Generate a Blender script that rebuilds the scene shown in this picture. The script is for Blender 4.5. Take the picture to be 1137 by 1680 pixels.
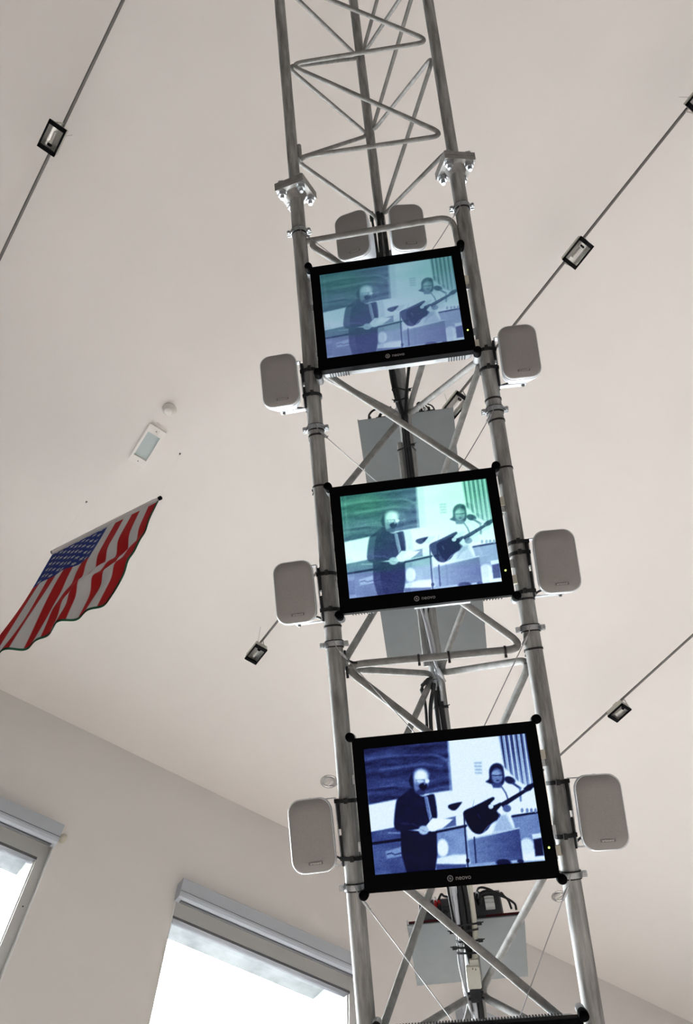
import bpy, math, random
import numpy as np
from mathutils import Matrix, Vector

# ------------------------------------------------------------------ clear
for o in list(bpy.data.objects):
    bpy.data.objects.remove(o, do_unlink=True)
scene = bpy.context.scene
C = scene.collection
random.seed(7)
PI = math.pi

# ------------------------------------------------------------------ camera
EYE = 1.6
cam_d = bpy.data.cameras.new('camera')
cam = bpy.data.objects.new('camera', cam_d)
C.objects.link(cam)
cam_d.sensor_fit = 'VERTICAL'
cam_d.sensor_height = 24.0
cam_d.lens = 24.0 * 1300.0 / 1680.0
cam_d.clip_start = 0.05
right = Vector((-0.57188762, -0.82032425, 0.00356083))
upv = Vector((-0.72687339, 0.50874109, 0.46134323))
back = -Vector((0.38026258, -0.26124821, 0.8872146))
cm = Matrix((right, upv, back)).transposed().to_4x4()
cm.translation = (0, 0, EYE)
cam.matrix_world = cm
scene.camera = cam

# ------------------------------------------------------------------ world, exposure
w = bpy.data.worlds.new('overcast_sky')
scene.world = w
w.use_nodes = True
bg = w.node_tree.nodes['Background']
bg.inputs[0].default_value = (0.95, 0.98, 1.0, 1)
bg.inputs[1].default_value = 42.0
scene.view_settings.view_transform = 'Standard'
scene.view_settings.look = 'None'
scene.view_settings.gamma = 1.0
scene.view_settings.use_curve_mapping = False
scene.view_settings.exposure = 0.33

# room (metres): window wall at x = WX, floor z = 0, ceiling z = CZ
WX, CZ = 4.866, EYE + 4.8
X0, Y0, Y1 = -8.5, -8.6, 4.6
WINS = [(0.685, -0.94), (-1.885, -3.51), (-4.455, -6.08), (-7.025, -8.4)]     # window openings (from, to) along y
WIN_Z0, WIN_Z1 = 0.12, EYE + 3.77


def portal(name, loc, rot, sx, sy):
    d = bpy.data.lights.new(name, 'AREA')
    d.shape = 'RECTANGLE'
    d.size, d.size_y = sx, sy
    d.cycles.is_portal = True
    o = bpy.data.objects.new(name, d)
    o.location, o.rotation_euler = loc, rot
    C.objects.link(o)


for a, b in WINS:
    portal('daylight_portal', (WX + .66, (a + b) / 2, (WIN_Z0 + WIN_Z1) / 2), (0, PI / 2, 0), WIN_Z1 - WIN_Z0, abs(a - b))


# ------------------------------------------------------------------ materials
def mat(name, col, rough=.5, metal=0., noise=None, bump=None, emis=None, spec=.5, coat=0.):
    m = bpy.data.materials.new(name)
    m.use_nodes = True
    nt = m.node_tree
    b = nt.nodes['Principled BSDF']
    b.inputs['Base Color'].default_value = (*col, 1)
    b.inputs['Roughness'].default_value = rough
    b.inputs['Metallic'].default_value = metal
    b.inputs['Specular IOR Level'].default_value = spec
    b.inputs['Coat Weight'].default_value = coat
    if emis:
        b.inputs['Emission Color'].default_value = (*emis[0], 1)
        b.inputs['Emission Strength'].default_value = emis[1]
    tc = nt.nodes.new('ShaderNodeTexCoord')
    if noise:                       # (scale xyz, other colour, low, high)
        mp = nt.nodes.new('ShaderNodeMapping')
        mp.inputs['Scale'].default_value = noise[0]
        nz = nt.nodes.new('ShaderNodeTexNoise')
        nz.inputs['Scale'].default_value = 1.0
        nz.inputs['Detail'].default_value = 6
        nz.inputs['Roughness'].default_value = .62
        rp = nt.nodes.new('ShaderNodeValToRGB')
        rp.color_ramp.elements[0].position = noise[2]
        rp.color_ramp.elements[1].position = noise[3]
        rp.color_ramp.elements[0].color = (*noise[1], 1)
        rp.color_ramp.elements[1].color = (*col, 1)
        nt.links.new(tc.outputs['Object'], mp.inputs[0])
        nt.links.new(mp.outputs[0], nz.inputs['Vector'])
        nt.links.new(nz.outputs[0], rp.inputs[0])
        nt.links.new(rp.outputs[0], b.inputs['Base Color'])
    if bump:                        # (scale, strength, distance)
        nb = nt.nodes.new('ShaderNodeTexNoise')
        nb.inputs['Scale'].default_value = bump[0]
        nb.inputs['Detail'].default_value = 4
        bp = nt.nodes.new('ShaderNodeBump')
        bp.inputs['Strength'].default_value = bump[1]
        bp.inputs['Distance'].default_value = bump[2]
        nt.links.new(tc.outputs['Object'], nb.inputs['Vector'])
        nt.links.new(nb.outputs[0], bp.inputs['Height'])
        nt.links.new(bp.outputs[0], b.inputs['Normal'])
    return m


M = dict(
    ceiling=mat('ceiling_plaster', (.80, .765, .74), .9, noise=((.7, .7, .7), (.775, .74, .715), .35, .65), bump=(120, .05, .002), spec=.1),
    wall=mat('wall_plaster', (.76, .735, .72), .9, noise=((.8, .8, .8), (.73, .705, .69), .3, .7), bump=(120, .06, .002), spec=.1),
    wall_dark=mat('wall_dark_low_bounce', (.20, .19, .185), .8, noise=((.8, .8, .8), (.18, .17, .165), .3, .7)),  # unseen walls, toned dark so they bounce less light onto the ceiling
    floor=mat('floor_screed', (.625, .55, .50), .6, noise=((.9, .9, .9), (.555, .49, .445), .3, .7), spec=.2),
    ground=mat('outdoor_paving', (.075, .075, .075), .9, noise=((.6, .6, .6), (.06, .06, .06), .3, .7)),
    concrete=mat('concrete', (.215, .225, .228), .9, noise=((5, 5, 5), (.13, .138, .142), .35, .62), bump=(60, .2, .004)),
    cassette=mat('blind_grey_paint', (.45, .485, .545), .45, noise=((400, 400, 400), (.42, .455, .51), .3, .7)),
    frame=mat('window_frame_paint', (.60, .60, .585), .5, noise=((2, 2, 2), (.57, .57, .555), .3, .7)),
    gasket=mat('gasket', (.12, .12, .13), .6),
    white_paint=mat('white_paint', (.82, .82, .82), .5),
    steel=mat('galvanised_steel', (.38, .38, .37), .66, .45, noise=((70, 9, 70), (.12, .12, .12), .28, .70), bump=(160, .12, .001)),
    steel_thin=mat('galvanised_rod', (.27, .265, .255), .72, .4, noise=((40, 40, 40), (.16, .16, .155), .3, .65), bump=(200, .1, .001)),
    zinc=mat('zinc_bright', (.46, .48, .50), .32, .85, noise=((90, 90, 90), (.30, .315, .33), .35, .65)),
    plate=mat('flange_steel', (.30, .295, .29), .55, .55, noise=((40, 40, 40), (.20, .19, .18), .3, .65)),
    black=mat('black_plastic', (.0015, .0015, .002), .5, spec=.02),
    rubber=mat('black_rubber', (.010, .010, .011), .6, spec=.3),
    silver=mat('monitor_silver', (.30, .315, .335), .45, .3, noise=((30, 30, 30), (.26, .275, .29), .3, .7)),
    dark_vent=mat('vent_dark', (.03, .03, .035), .7),
    logo=mat('logo_grey', (.20, .20, .21), .4),
    led=mat('power_green', (.4, .8, .1), .4, emis=((.55, 1.0, .15), 2.5)),
    cab=mat('speaker_white', (.66, .69, .73), .5, spec=.3),
    grille=mat('speaker_grille', (.275, .262, .258), .62, .1, noise=((700, 700, 700), (.225, .213, .21), .35, .65), bump=(900, .4, .001)),
    trim=mat('speaker_trim', (.55, .57, .60), .35, .4),
    groove=mat('speaker_groove', (.22, .24, .26), .6),
    badge=mat('speaker_badge', (.13, .12, .12), .4),
    badge_txt=mat('speaker_badge_text', (.62, .60, .58), .3, .6),
    shelf=mat('shelf_grey_paint', (.185, .20, .206), .65, noise=((14, 14, 14), (.165, .178, .184), .3, .7), spec=.2),
    shelf_edge=mat('shelf_edge', (.24, .25, .25), .6),
    device=mat('device_grey', (.16, .16, .165), .55, .2, noise=((60, 60, 60), (.11, .11, .115), .3, .7), spec=.3),
    red=mat('red_plastic', (.30, .012, .015), .5, spec=.2),
    dark_red=mat('dark_red_fringe', (.05, .004, .006), .6, spec=.1),
    white_plastic=mat('white_plastic', (.75, .75, .73), .4),
    beige=mat('beige_plastic', (.52, .49, .41), .5),
    grey_cable=mat('grey_cable', (.40, .40, .42), .45),
    white_cable=mat('white_cable', (.46, .47, .50), .5),
    wire=mat('steel_wire', (.30, .30, .31), .4, .8),
    rod=mat('light_rail', (.16, .155, .15), .45, .5),
    lamp_black=mat('lamp_black', (.004, .004, .005), .55, spec=.06),
    lamp_body=mat('lamp_body', (.46, .45, .40), .5),
    reflector=mat('lamp_reflector', (.72, .71, .70), .28, .85, bump=(60, .3, .004)),
    tube=mat('lamp_tube', (.80, .78, .74), .25),
    det=mat('detector_white', (.76, .735, .70), .5),
    emer=mat('emergency_white', (.80, .775, .745), .5),
    diff=mat('emergency_diffuser', (.47, .54, .54), .3),
    screw=mat('dark_screw', (.10, .10, .10), .5, .6),
    chrome=mat('chrome_ring', (.62, .62, .62), .22, .9),
    dl_glass=mat('downlight_lens', (.62, .60, .56), .2),
    green=mat('flag_green', (.03, .17, .095), .8),
    pole=mat('flag_pole_white', (.72, .70, .70), .45),
    nylon=mat('nylon_line', (.75, .73, .70), .3),
)

gm = bpy.data.materials.new('window_glass')
gm.use_nodes = True
_n = gm.node_tree.nodes
_n.remove(_n['Principled BSDF'])
_t = _n.new('ShaderNodeBsdfTransparent')
_t.inputs[0].default_value = (.96, .97, .97, 1)
_g = _n.new('ShaderNodeBsdfGlossy')
_g.inputs['Roughness'].default_value = .02
_m = _n.new('ShaderNodeMixShader')
_f = _n.new('ShaderNodeFresnel')
_f.inputs[0].default_value = 1.3
gm.node_tree.links.new(_f.outputs[0], _m.inputs[0])
gm.node_tree.links.new(_t.outputs[0], _m.inputs[1])
gm.node_tree.links.new(_g.outputs[0], _m.inputs[2])
gm.node_tree.links.new(_m.outputs[0], _n['Material Output'].inputs[0])
M['glass'] = gm


def attr_mat(name, emission):
    m = bpy.data.materials.new(name)
    m.use_nodes = True
    nt = m.node_tree
    b = nt.nodes['Principled BSDF']
    a = nt.nodes.new('ShaderNodeVertexColor')
    a.layer_name = 'Col'
    if emission:
        b.inputs['Base Color'].default_value = (.002, .002, .003, 1)
        b.inputs['Roughness'].default_value = .45
        b.inputs['Specular IOR Level'].default_value = .06
        nt.links.new(a.outputs[0], b.inputs['Emission Color'])
        b.inputs['Emission Strength'].default_value = emission
    else:
        b.inputs['Roughness'].default_value = .85
        b.inputs['Specular IOR Level'].default_value = .15
        nt.links.new(a.outputs[0], b.inputs['Base Color'])
    return m


M['screen'] = attr_mat('screen_picture', .80)
M['flag'] = attr_mat('flag_print', 0)


# ------------------------------------------------------------------ mesh helpers
class MB:
    def __init__(s):
        s.v, s.f, s.sm = [], [], []

    def add(s, vs, fs, smooth=False):
        o = len(s.v)
        s.v += [tuple(v) for v in vs]
        s.f += [tuple(i + o for i in f) for f in fs]
        s.sm += [smooth] * len(fs)
        return s

    def box(s, lo, hi, R=None, at=None):
        x0, y0, z0 = lo
        x1, y1, z1 = hi
        vs = [Vector(p) for p in ((x0, y0, z0), (x1, y0, z0), (x1, y1, z0), (x0, y1, z0), (x0, y0, z1), (x1, y0, z1), (x1, y1, z1), (x0, y1, z1))]
        if R is not None:
            vs = [R @ v for v in vs]
        if at is not None:
            vs = [v + Vector(at) for v in vs]
        return s.add(vs, [(0, 3, 2, 1), (4, 5, 6, 7), (0, 1, 5, 4), (1, 2, 6, 5), (2, 3, 7, 6), (3, 0, 4, 7)])

    def tube(s, pts, r, seg=10, caps=True, closed=False):
        P = [Vector(p) for p in pts]
        n = len(P)
        rs = r if isinstance(r, (list, tuple)) else [r] * n
        tan = []
        for i in range(n):
            a = P[i - 1] if (i > 0 or closed) else P[i]
            b = P[(i + 1) % n] if (i < n - 1 or closed) else P[i]
            tan.append((b - a).normalized())
        t0 = tan[0]
        ref = Vector((0, 0, 1)) if abs(t0.z) < .9 else Vector((1, 0, 0))
        u = t0.cross(ref).normalized()
        vs, fs = [], []
        for i in range(n):
            t = tan[i]
            u = (u - t * u.dot(t)).normalized()
            b = t.cross(u)
            for k in range(seg):
                a = 2 * PI * k / seg
                vs.append(P[i] + (u * math.cos(a) + b * math.sin(a)) * rs[i])
        m = n if closed else n - 1
        for i in range(m):
            j = (i + 1) % n
            for k in range(seg):
                l = (k + 1) % seg
                fs.append((i * seg + k, i * seg + l, j * seg + l, j * seg + k))
        s.add(vs, fs, True)
        if caps and not closed:
            s.add(vs[:seg], [tuple(reversed(range(seg)))])
            s.add(vs[-seg:], [tuple(range(seg))])
        return s

    def lathe(s, prof, o=(0, 0, 0), axis=(0, 0, 1), seg=24, smooth=True):
        ax = Vector(axis).normalized()
        ref = Vector((1, 0, 0)) if abs(ax.x) < .9 else Vector((0, 1, 0))
        u = (ref - ax * ref.dot(ax)).normalized()
        b = ax.cross(u)
        o = Vector(o)
        vs, fs = [], []
        for (r, h) in prof:
            for k in range(seg):
                a = 2 * PI * k / seg
                vs.append(o + ax * h + (u * math.cos(a) + b * math.sin(a)) * r)
        for i in range(len(prof) - 1):
            for k in range(seg):
                l = (k + 1) % seg
                fs.append((i * seg + k, i * seg + l, (i + 1) * seg + l, (i + 1) * seg + k))
        s.add(vs, fs, smooth)
        if prof[0] == prof[-1]:
            return s
        if prof[0][0] > 1e-5:
            s.add(vs[:seg], [tuple(reversed(range(seg)))])
        if prof[-1][0] > 1e-5:
            s.add(vs[-seg:], [tuple(range(seg))])
        return s

    def cyl(s, a, b, r, seg=14):
        a, b = Vector(a), Vector(b)
        return s.lathe([(r, 0), (r, (b - a).length)], a, b - a, seg)

    def loops(s, loops, cap0=True, cap1=True, smooth=True):
        n = len(loops[0])
        vs = [p for l in loops for p in l]
        fs = []
        for i in range(len(loops) - 1):
            for k in range(n):
                l = (k + 1) % n
                fs.append((i * n + k, i * n + l, (i + 1) * n + l, (i + 1) * n + k))
        s.add(vs, fs, smooth)
        if cap0:
            s.add(loops[0], [tuple(reversed(range(n)))])
        if cap1:
            s.add(loops[-1], [tuple(range(n))])
        return s

    def build(s, name, material, parent=None, sub=False):
        me = bpy.data.meshes.new(name)
        me.from_pydata(s.v, [], s.f)
        me.polygons.foreach_set('use_smooth', s.sm)
        me.update()
        o = bpy.data.objects.new(name, me)
        me.materials.append(M[material])
        C.objects.link(o)
        if parent is not None:
            o.parent = parent
        return o


def tag(o, label, cat, group=None):
    o['label'] = label
    o['category'] = cat
    if group:
        o['group'] = group
    return o


def struct(o):
    o['kind'] = 'structure'
    return o


def thing(name, label, cat, mw=None, group=None):
    o = bpy.data.objects.new(name, None)
    o.empty_display_size = .05
    C.objects.link(o)
    if mw is not None:
        o.matrix_world = mw
    return tag(o, label, cat, group)


def copy_tree(o, parent=None):
    c = o.copy()
    C.objects.link(c)
    c.parent = parent
    for ch in o.children:
        copy_tree(ch, c)
    return c


def rrect(w, h, r, seg=6, cx=0., cy=0., z=0.):
    pts = []
    for (sx, sy, a0) in ((1, 1, 0), (-1, 1, 90), (-1, -1, 180), (1, -1, 270)):
        for k in range(seg + 1):
            a = math.radians(a0 + 90 * k / seg)
            pts.append((cx + sx * (w / 2 - r) + r * math.cos(a), cy + sy * (h / 2 - r) + r * math.sin(a), z))
    return pts


def fillet(pts, d, n=7):
    """round the inner corners of a polyline"""
    P = [Vector(p) for p in pts]
    out = [P[0]]
    for i in range(1, len(P) - 1):
        a, b, c = P[i - 1], P[i], P[i + 1]
        da, dc = min(d, (a - b).length * .49), min(d, (c - b).length * .49)
        p, q = b + (a - b).normalized() * da, b + (c - b).normalized() * dc
        for k in range(n + 1):
            t = k / n
            out.append(p * (1 - t) ** 2 + b * 2 * t * (1 - t) + q * t * t)
    out.append(P[-1])
    return out


def smooth_path(pts, n=8):
    P = [Vector(p) for p in pts]
    P = [P[0] * 2 - P[1]] + P + [P[-1] * 2 - P[-2]]
    out = []
    for i in range(1, len(P) - 2):
        for k in range(n):
            t = k / n
            a, b, c, d = P[i - 1], P[i], P[i + 1], P[i + 2]
            out.append(.5 * ((2 * b) + (c - a) * t + (2 * a - 5 * b + 4 * c - d) * t * t + (3 * b - a - 3 * c + d) * t ** 3))
    out.append(P[-2])
    return out


def text_obj(body, size, extrude, material, parent, loc, name, align='CENTER'):
    cu = bpy.data.curves.new('text', 'FONT')
    cu.body, cu.size, cu.extrude = body, size, extrude
    cu.align_x, cu.align_y = align, 'CENTER'
    cu.resolution_u = 3
    t = bpy.data.objects.new('text', cu)
    C.objects.link(t)
    me = bpy.data.meshes.new_from_object(t.evaluated_get(bpy.context.evaluated_depsgraph_get()))
    bpy.data.objects.remove(t)
    me.materials.clear()
    me.materials.append(M[material])
    me.name = name
    o = bpy.data.objects.new(name, me)
    C.objects.link(o)
    o.parent = parent
    o.location = loc
    return o


# ================================================================== ROOM
struct(MB().box((X0 - .3, Y0 - .3, -.12), (WX + .6, Y1 + .3, 0)).build('floor', 'floor'))
struct(MB().box((X0 - .3, Y0 - .3, CZ), (WX + .6, Y1 + .3, CZ + .2)).build('ceiling', 'ceiling'))


def wall_with_holes(name, holes, u0, u1, z0h, z1h, place):
    """plaster wall with openings: place(u0,u1,z0,z1) -> (lo, hi)"""
    mb = MB()
    hs = sorted((min(a), max(a)) for a in holes)
    mb.box(*place(u0, u1, 0, z0h))
    mb.box(*place(u0, u1, z1h, CZ))
    c = u0
    for a, b in hs:
        mb.box(*place(c, a, z0h, z1h))
        c = b
    mb.box(*place(c, u1, z0h, z1h))
    return struct(mb.build(name, 'wall'))


struct(MB().box((WX + .58, -40, -.5), (WX + 60, 40, -.3)).build('ground', 'ground'))
wall_front = wall_with_holes('wall_front', WINS, Y0 - .25, Y1 + .25, WIN_Z0, WIN_Z1, lambda a, b, c, d: ((WX, a, c), (WX + .13, b, d)))
struct(MB().box((X0 - .25, Y0 - .25, 0), (X0, Y1 + .25, CZ)).build('wall_back', 'wall_dark'))
struct(MB().box((X0, Y0 - .25, 0), (WX, Y0, CZ)).build('wall_right', 'wall_dark'))
struct(MB().box((X0, Y1, 0), (WX, Y1 + .25, CZ)).build('wall_left', 'wall_dark'))

# windows of the front wall
BLINDS = ['grey roller blind cassette above the window nearest the flag', 'long grey roller blind cassette above the window beside the lowest visible speaker',
          'grey roller blind cassette seen between the tower legs under the lowest shelf', 'grey roller blind cassette above the farthest window']
for i, (a, b) in enumerate(WINS):
    root = struct(bpy.data.objects.new('window_%d' % (i + 1), None))
    C.objects.link(root)
    root.location = (WX, (a + b) / 2, 0)
    root.rotation_euler = (0, 0, 0)
    hw = abs(a - b) / 2
    zt = EYE + 3.656          # underside of the head frame
    fx0, fx1 = .05, .12
    MB().box((fx0, -hw, zt), (fx1, hw, WIN_Z1)).build('head_frame', 'frame', root)
    MB().box((fx0 - .004, -hw + .07, zt - .02), (fx1 - .01, hw - .02, zt)).build('gasket', 'gasket', root)
    for sgn in (-1, 1):
        jm = MB()
        jw = .072 if sgn < 0 else .022
        ya, yb = sorted((sgn * hw, sgn * (hw - jw)))
        jm.box((fx0, ya, WIN_Z0), (fx1, yb, zt))
        j = jm.build('jamb_frame', 'frame', root)
        sc = MB()
        for z in (zt - .35, zt - .95, zt - 1.6):
            sc.lathe([(.0, -.002), (.005, -.002), (.006, .001)], (fx0, sgn * (hw - jw / 2), z), (1, 0, 0), 8)
        sc.build('screw', 'screw', j)
        # white plaster edge bead on the reveal
        y0_, y1_ = sorted((sgn * hw, sgn * (hw - .006)))
        MB().box((-.004, y0_, WIN_Z0), (fx0, y1_, WIN_Z1 - .02)).build('reveal_bead', 'white_paint', root)
        y0_, y1_ = sorted((sgn * (hw - jw), sgn * (hw - jw - .008)))
        MB().box((fx0 + .02, y0_, WIN_Z0 + .06), (fx1, y1_, zt - .02)).build('glazing_bead', 'frame', root)
    MB().box((fx0, -hw, WIN_Z0), (fx1, hw, WIN_Z0 + .07)).build('sill_frame', 'frame', root)
    MB().box((.085, -hw + .06, WIN_Z0 + .06), (.097, hw - .01, zt + .01)).build('pane', 'glass', root)
    # roller blind cassette
    bl = thing('roller_blind', BLINDS[i], 'roller blind', Matrix.Translation((WX, (a + b) / 2, EYE + 3.86)), 'roller blinds above the windows')
    prof = [(.002, 0), (-.088, .002), (-.092, -.004), (-.092, -.100), (-.089, -.118), (-.078, -.135), (-.060, -.143), (-.030, -.140), (.002, -.128)]
    L0, L1 = -hw + .005, hw + .008
    mb = MB()
    mb.loops([[(x, L0, z) for x, z in reversed(prof)], [(x, L1, z) for x, z in reversed(prof)]], True, True, False)
    mb.build('cassette', 'cassette', bl)
    mb = MB().box((-.0935, L0, -.104), (-.0915, L1, -.100))
    mb.build('seam', 'gasket', bl)
    mb = MB()
    mb.box((-.05, L0 + .03, -.152), (-.028, L1 - .03, -.136))
    mb.build('bottom_bar', 'gasket', bl)
    if i == 0:
        MB().lathe([(.026, 0), (.026, .03), (.02, .045), (0, .045)], (0, L0 - .035, -.045), (-1, 0, 0), 14).build('end_peg', 'beige', bl)
# concrete outer skin with openings, outside the plaster
mb = MB()
hs = sorted((min(w_), max(w_)) for w_ in WINS)
cx0, cx1 = WX + .13, WX + .57
zs = EYE + 3.85
mb.box((cx0, Y0 - .3, -.1), (cx1, Y1 + .3, WIN_Z0 - .1))
mb.box((cx0, Y0 - .3, zs), (cx1, Y1 + .3, CZ + .2))
c = Y0 - .3
for a, b in hs:
    mb.box((cx0, c, WIN_Z0 - .1), (cx1, a + .07, zs))
    c = b - .06
mb.box((cx0, c, WIN_Z0 - .1), (cx1, Y1 + .3, zs))
mb.build('concrete_skin', 'concrete', wall_front)
# ================================================================== LATTICE TOWER
# tower frame: x across, t along the leaning axis, n towards the visitor
BX = Vector((-0.68423572, -0.72914765, -0.01285262))
BT = Vector((-0.51816064, 0.47369187, 0.71212749))
BN = Vector((-0.5131579, 0.49392278, -0.70193251))
TO = Vector((0.99994819, -0.9751329, 2.85092162))
TM = Matrix((BX, BT, BN)).transposed().to_4x4()
TM.translation = TO
UP = Vector((BX.z, BT.z, BN.z))                     # world up seen in the tower frame


def T(x=0., t=0., n=0.):
    return TM @ Matrix.Translation((x, t, n))


S = .23                     # half leg spacing
RX, RN = .0046, -.398       # rear leg
LEGP = dict(L=(-S, 0.), R=(S, 0.), B=(RX, RN))


def t_at_z(z, leg):
    x, n = LEGP[leg]
    return (z - TO.z - BX.z * x - BN.z * n) / BT.z


tower = thing('lattice_tower', 'tall leaning galvanized steel lattice mast carrying the monitors and speakers', 'lattice tower', T(0, t_at_z(0, 'L'), 0))
tb = t_at_z(0, 'L')
FL = [1.69, -1.31, -4.6, 5.2]


def tv(x, t, n):           # tower-local relative to the tower empty
    return Vector((x, t - tb, n))


SECT = [(1.69, 9., .0165, .0066, 'upper'), (-1.31, 1.69, .0200, .0088, 'mid'), (-9., -1.31, .0200, .0088, 'low')]
for (t0, t1, R, r, nm) in SECT:
    for leg, (x, n) in LEGP.items():
        a, b = max(t0, t_at_z(.012, leg)), min(t1, t_at_z(CZ - .012, leg))
        mb = MB()
        mb.tube([tv(x, a + (b - a) * k / 12, n) for k in range(13)], R, 24)
        mb.build('leg', 'steel', tower)


def hexnut(mb, p, ax, r, h):
    mb.lathe([(r, 0), (r, h)], p, ax, 6, False)


for tf in (1.69, -1.31):
    for leg, (x, n) in LEGP.items():
        rot = {'L': -17, 'R': 17, 'B': 0}[leg]
        Rm = Matrix.Rotation(math.radians(rot), 3, 'Y')
        for s_ in (0, 1):
            mb = MB()
            lo, hi = ((.0005, .0125) if s_ else (-.0125, -.0005))
            mb.box((-.045, lo, -.045), (.045, hi, .045), Rm, tv(x, tf, n))
            fl = mb.build('flange_plate', 'plate', tower)
            if not s_:
                wd = MB().lathe([(.031, 0), (.022, -.016), (.0205, -.022)], tv(x, tf - .0125, n), (0, 1, 0), 20)
                wd.build('weld', 'plate', fl)
        for sx in (-1, 1):
            for sz in (-1, 1):
                p = Rm @ Vector((sx * .030, 0, sz * .030))
                q = tv(x, tf, n) + p
                mb = MB()
                mb.cyl(q + Vector((0, -.036, 0)), q + Vector((0, .016, 0)), .0062, 10)
                hexnut(mb, q + Vector((0, -.0255, 0)), (0, 1, 0), .0118, .012)
                hexnut(mb, q + Vector((0, .0125, 0)), (0, 1, 0), .0118, .009)
                mb.lathe([(.0135, -.0145), (.0135, -.0125)], q, (0, 1, 0), 14)
                mb.build('bolt', 'zinc', tower)

# bent lacing bars: one piece per V, on each of the three faces


LACE = []


def lacing(legA, legB, hs, dA, dB, R, r, start_horizontal=True, lo=-99, hi=99):
    """zigzag: at every h a cross bar A(h+dA)-B(h+dB); A(h) then runs diagonally down to B(next h)."""
    (xa, na), (xb, nb) = LEGP[legA], LEGP[legB]
    dirv = Vector((xb - xa, 0, nb - na)).normalized()
    off = R + r * .4
    A = lambda t: tv(xa, t, na) + dirv * off
    Bp = lambda t: tv(xb, t, nb) - dirv * off
    for i in range(len(hs) - 1):
        h0, h1 = hs[i], hs[i + 1]
        a0, b1, a1 = A(h0 + dA), Bp(h1 + dB), A(h1 + dA)
        b0 = Bp(h0 + dB)
        # half bend at A(h0), diagonal, full bend at B(h1), cross bar to A(h1), half bend
        ext = .010
        pa0, pb1, pa1 = a0 - dirv * ext, b1 + dirv * ext, a1 - dirv * ext
        full = fillet([b0, pa0, pb1, pa1, Bp(hs[i + 2] + dB) if i + 2 < len(hs) else pa1 + Vector((0, -.2, 0))], .050, 8)
        # cut at the middle of the two A bends
        n = 8
        seg = full[1 + n // 2: 1 + (n + 1) + (n + 1) + n // 2 + 1]
        LACE.append(([p + Vector((0, tb, 0)) for p in seg], r))
        MB().tube(seg, r, 10).build('lacing_bar', 'steel_thin', tower)


up_h = [1.81 + .355 * k for k in range(8, -1, -1)]
up_h = [h for h in up_h if h < 4.4]
lacing('L', 'R', up_h, 0.0, -.005, .0165, .0066)
# end of the front lacing: last cross bar turned up along the leg
MB().tube([tv(-S + .021, 1.852, .0), tv(-S + .021, 1.806, .0)], .0066, 10).build('lacing_end', 'steel_thin', tower)
mid_h = [1.513 - .395 * k for k in range(15)]
lo_h = [h for h in mid_h if h > -4.0]
mid1 = [h for h in mid_h if h > -1.25]
low1 = [h - .1 for h in mid_h if -3.9 < h < -1.25]
lacing('L', 'R', mid1, 0.0, -.005, .020, .0088)
lacing('L', 'R', low1, 0.0, -.005, .020, .0088)
# first cross bar of the mid section, its end bent down along the leg
p = [tv(-S + .02, 1.513, 0), tv(S - .028, 1.525, .0), tv(S - .026, 1.42, 0), tv(S - .010, 1.36, -.005)]
MB().tube(fillet([tv(-S + .012, 1.515, 0)] + p[1:], .045, 8), .0088, 10).build('lacing_bar', 'steel_thin', tower)
# sides: the bars cross at the rear leg a little higher
lacing('B', 'L', up_h, .05, .0, .0165, .0066)
lacing('R', 'B', up_h, -.045, .055, .0165, .0066)
lacing('B', 'L', mid1, -.0, -.005, .020, .0088)
lacing('R', 'B', mid1, -.03, .0, .020, .0088)
lacing('B', 'L', low1, -.0, -.005, .020, .0088)
lacing('R', 'B', low1, -.03, .0, .020, .0088)
# base plates on the floor and head plates under the ceiling
for leg, (x, n) in LEGP.items():
    for z, s_ in ((0.0, 1), (CZ, -1)):
        t = t_at_z(z, leg)
        inv = TM.to_3x3().inverted()
        mb = MB().box((-.09, -.09, 0 if s_ > 0 else -.012), (.09, .09, .012 if s_ > 0 else 0), inv, tv(x, t, n))
        mb.build('base_plate' if s_ > 0 else 'head_plate', 'plate', tower)

# ================================================================== SCREEN PICTURE
GW, GH = 250, 180
_q = np.array([[33, 118], [1003, 18], [1105, 775], [97, 868]], float)     # picture corners in drawing units


def homog(src, dst):
    A = []
    for (x, y), (u, v) in zip(src, dst):
        A.append([x, y, 1, 0, 0, 0, -u * x, -u * y, -u])
        A.append([0, 0, 0, x, y, 1, -v * x, -v * y, -v])
    return np.linalg.svd(np.array(A))[2][-1].reshape(3, 3)


_H = homog(np.array([[0, 0], [1, 0], [1, 1], [0, 1]], float), _q)
uu, vv = np.meshgrid(np.linspace(0, 1, GW), np.linspace(0, 1, GH))
_h = np.stack([uu, vv, np.ones_like(uu)], -1) @ _H.T
PX, PY = _h[..., 0] / _h[..., 2], _h[..., 1] / _h[..., 2]
rng = np.random.default_rng(3)


def poly_mask(pts, soft=4.):
    P = np.array(pts, float)
    n = len(P)
    ins = np.zeros(PX.shape, bool)
    d2 = np.full(PX.shape, 1e9)
    for i in range(n):
        x0, y0 = P[i]
        x1, y1 = P[(i + 1) % n]
        ins ^= ((y0 > PY) != (y1 > PY)) & (PX < (x1 - x0) * (PY - y0) / (y1 - y0 + 1e-9) + x0)
        dx, dy = x1 - x0, y1 - y0
        t = np.clip(((PX - x0) * dx + (PY - y0) * dy) / (dx * dx + dy * dy + 1e-9), 0, 1)
        d2 = np.minimum(d2, (PX - x0 - t * dx) ** 2 + (PY - y0 - t * dy) ** 2)
    sd = np.where(ins, 1, -1) * np.sqrt(d2)
    return np.clip(.5 + sd / (2 * soft), 0, 1)


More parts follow.
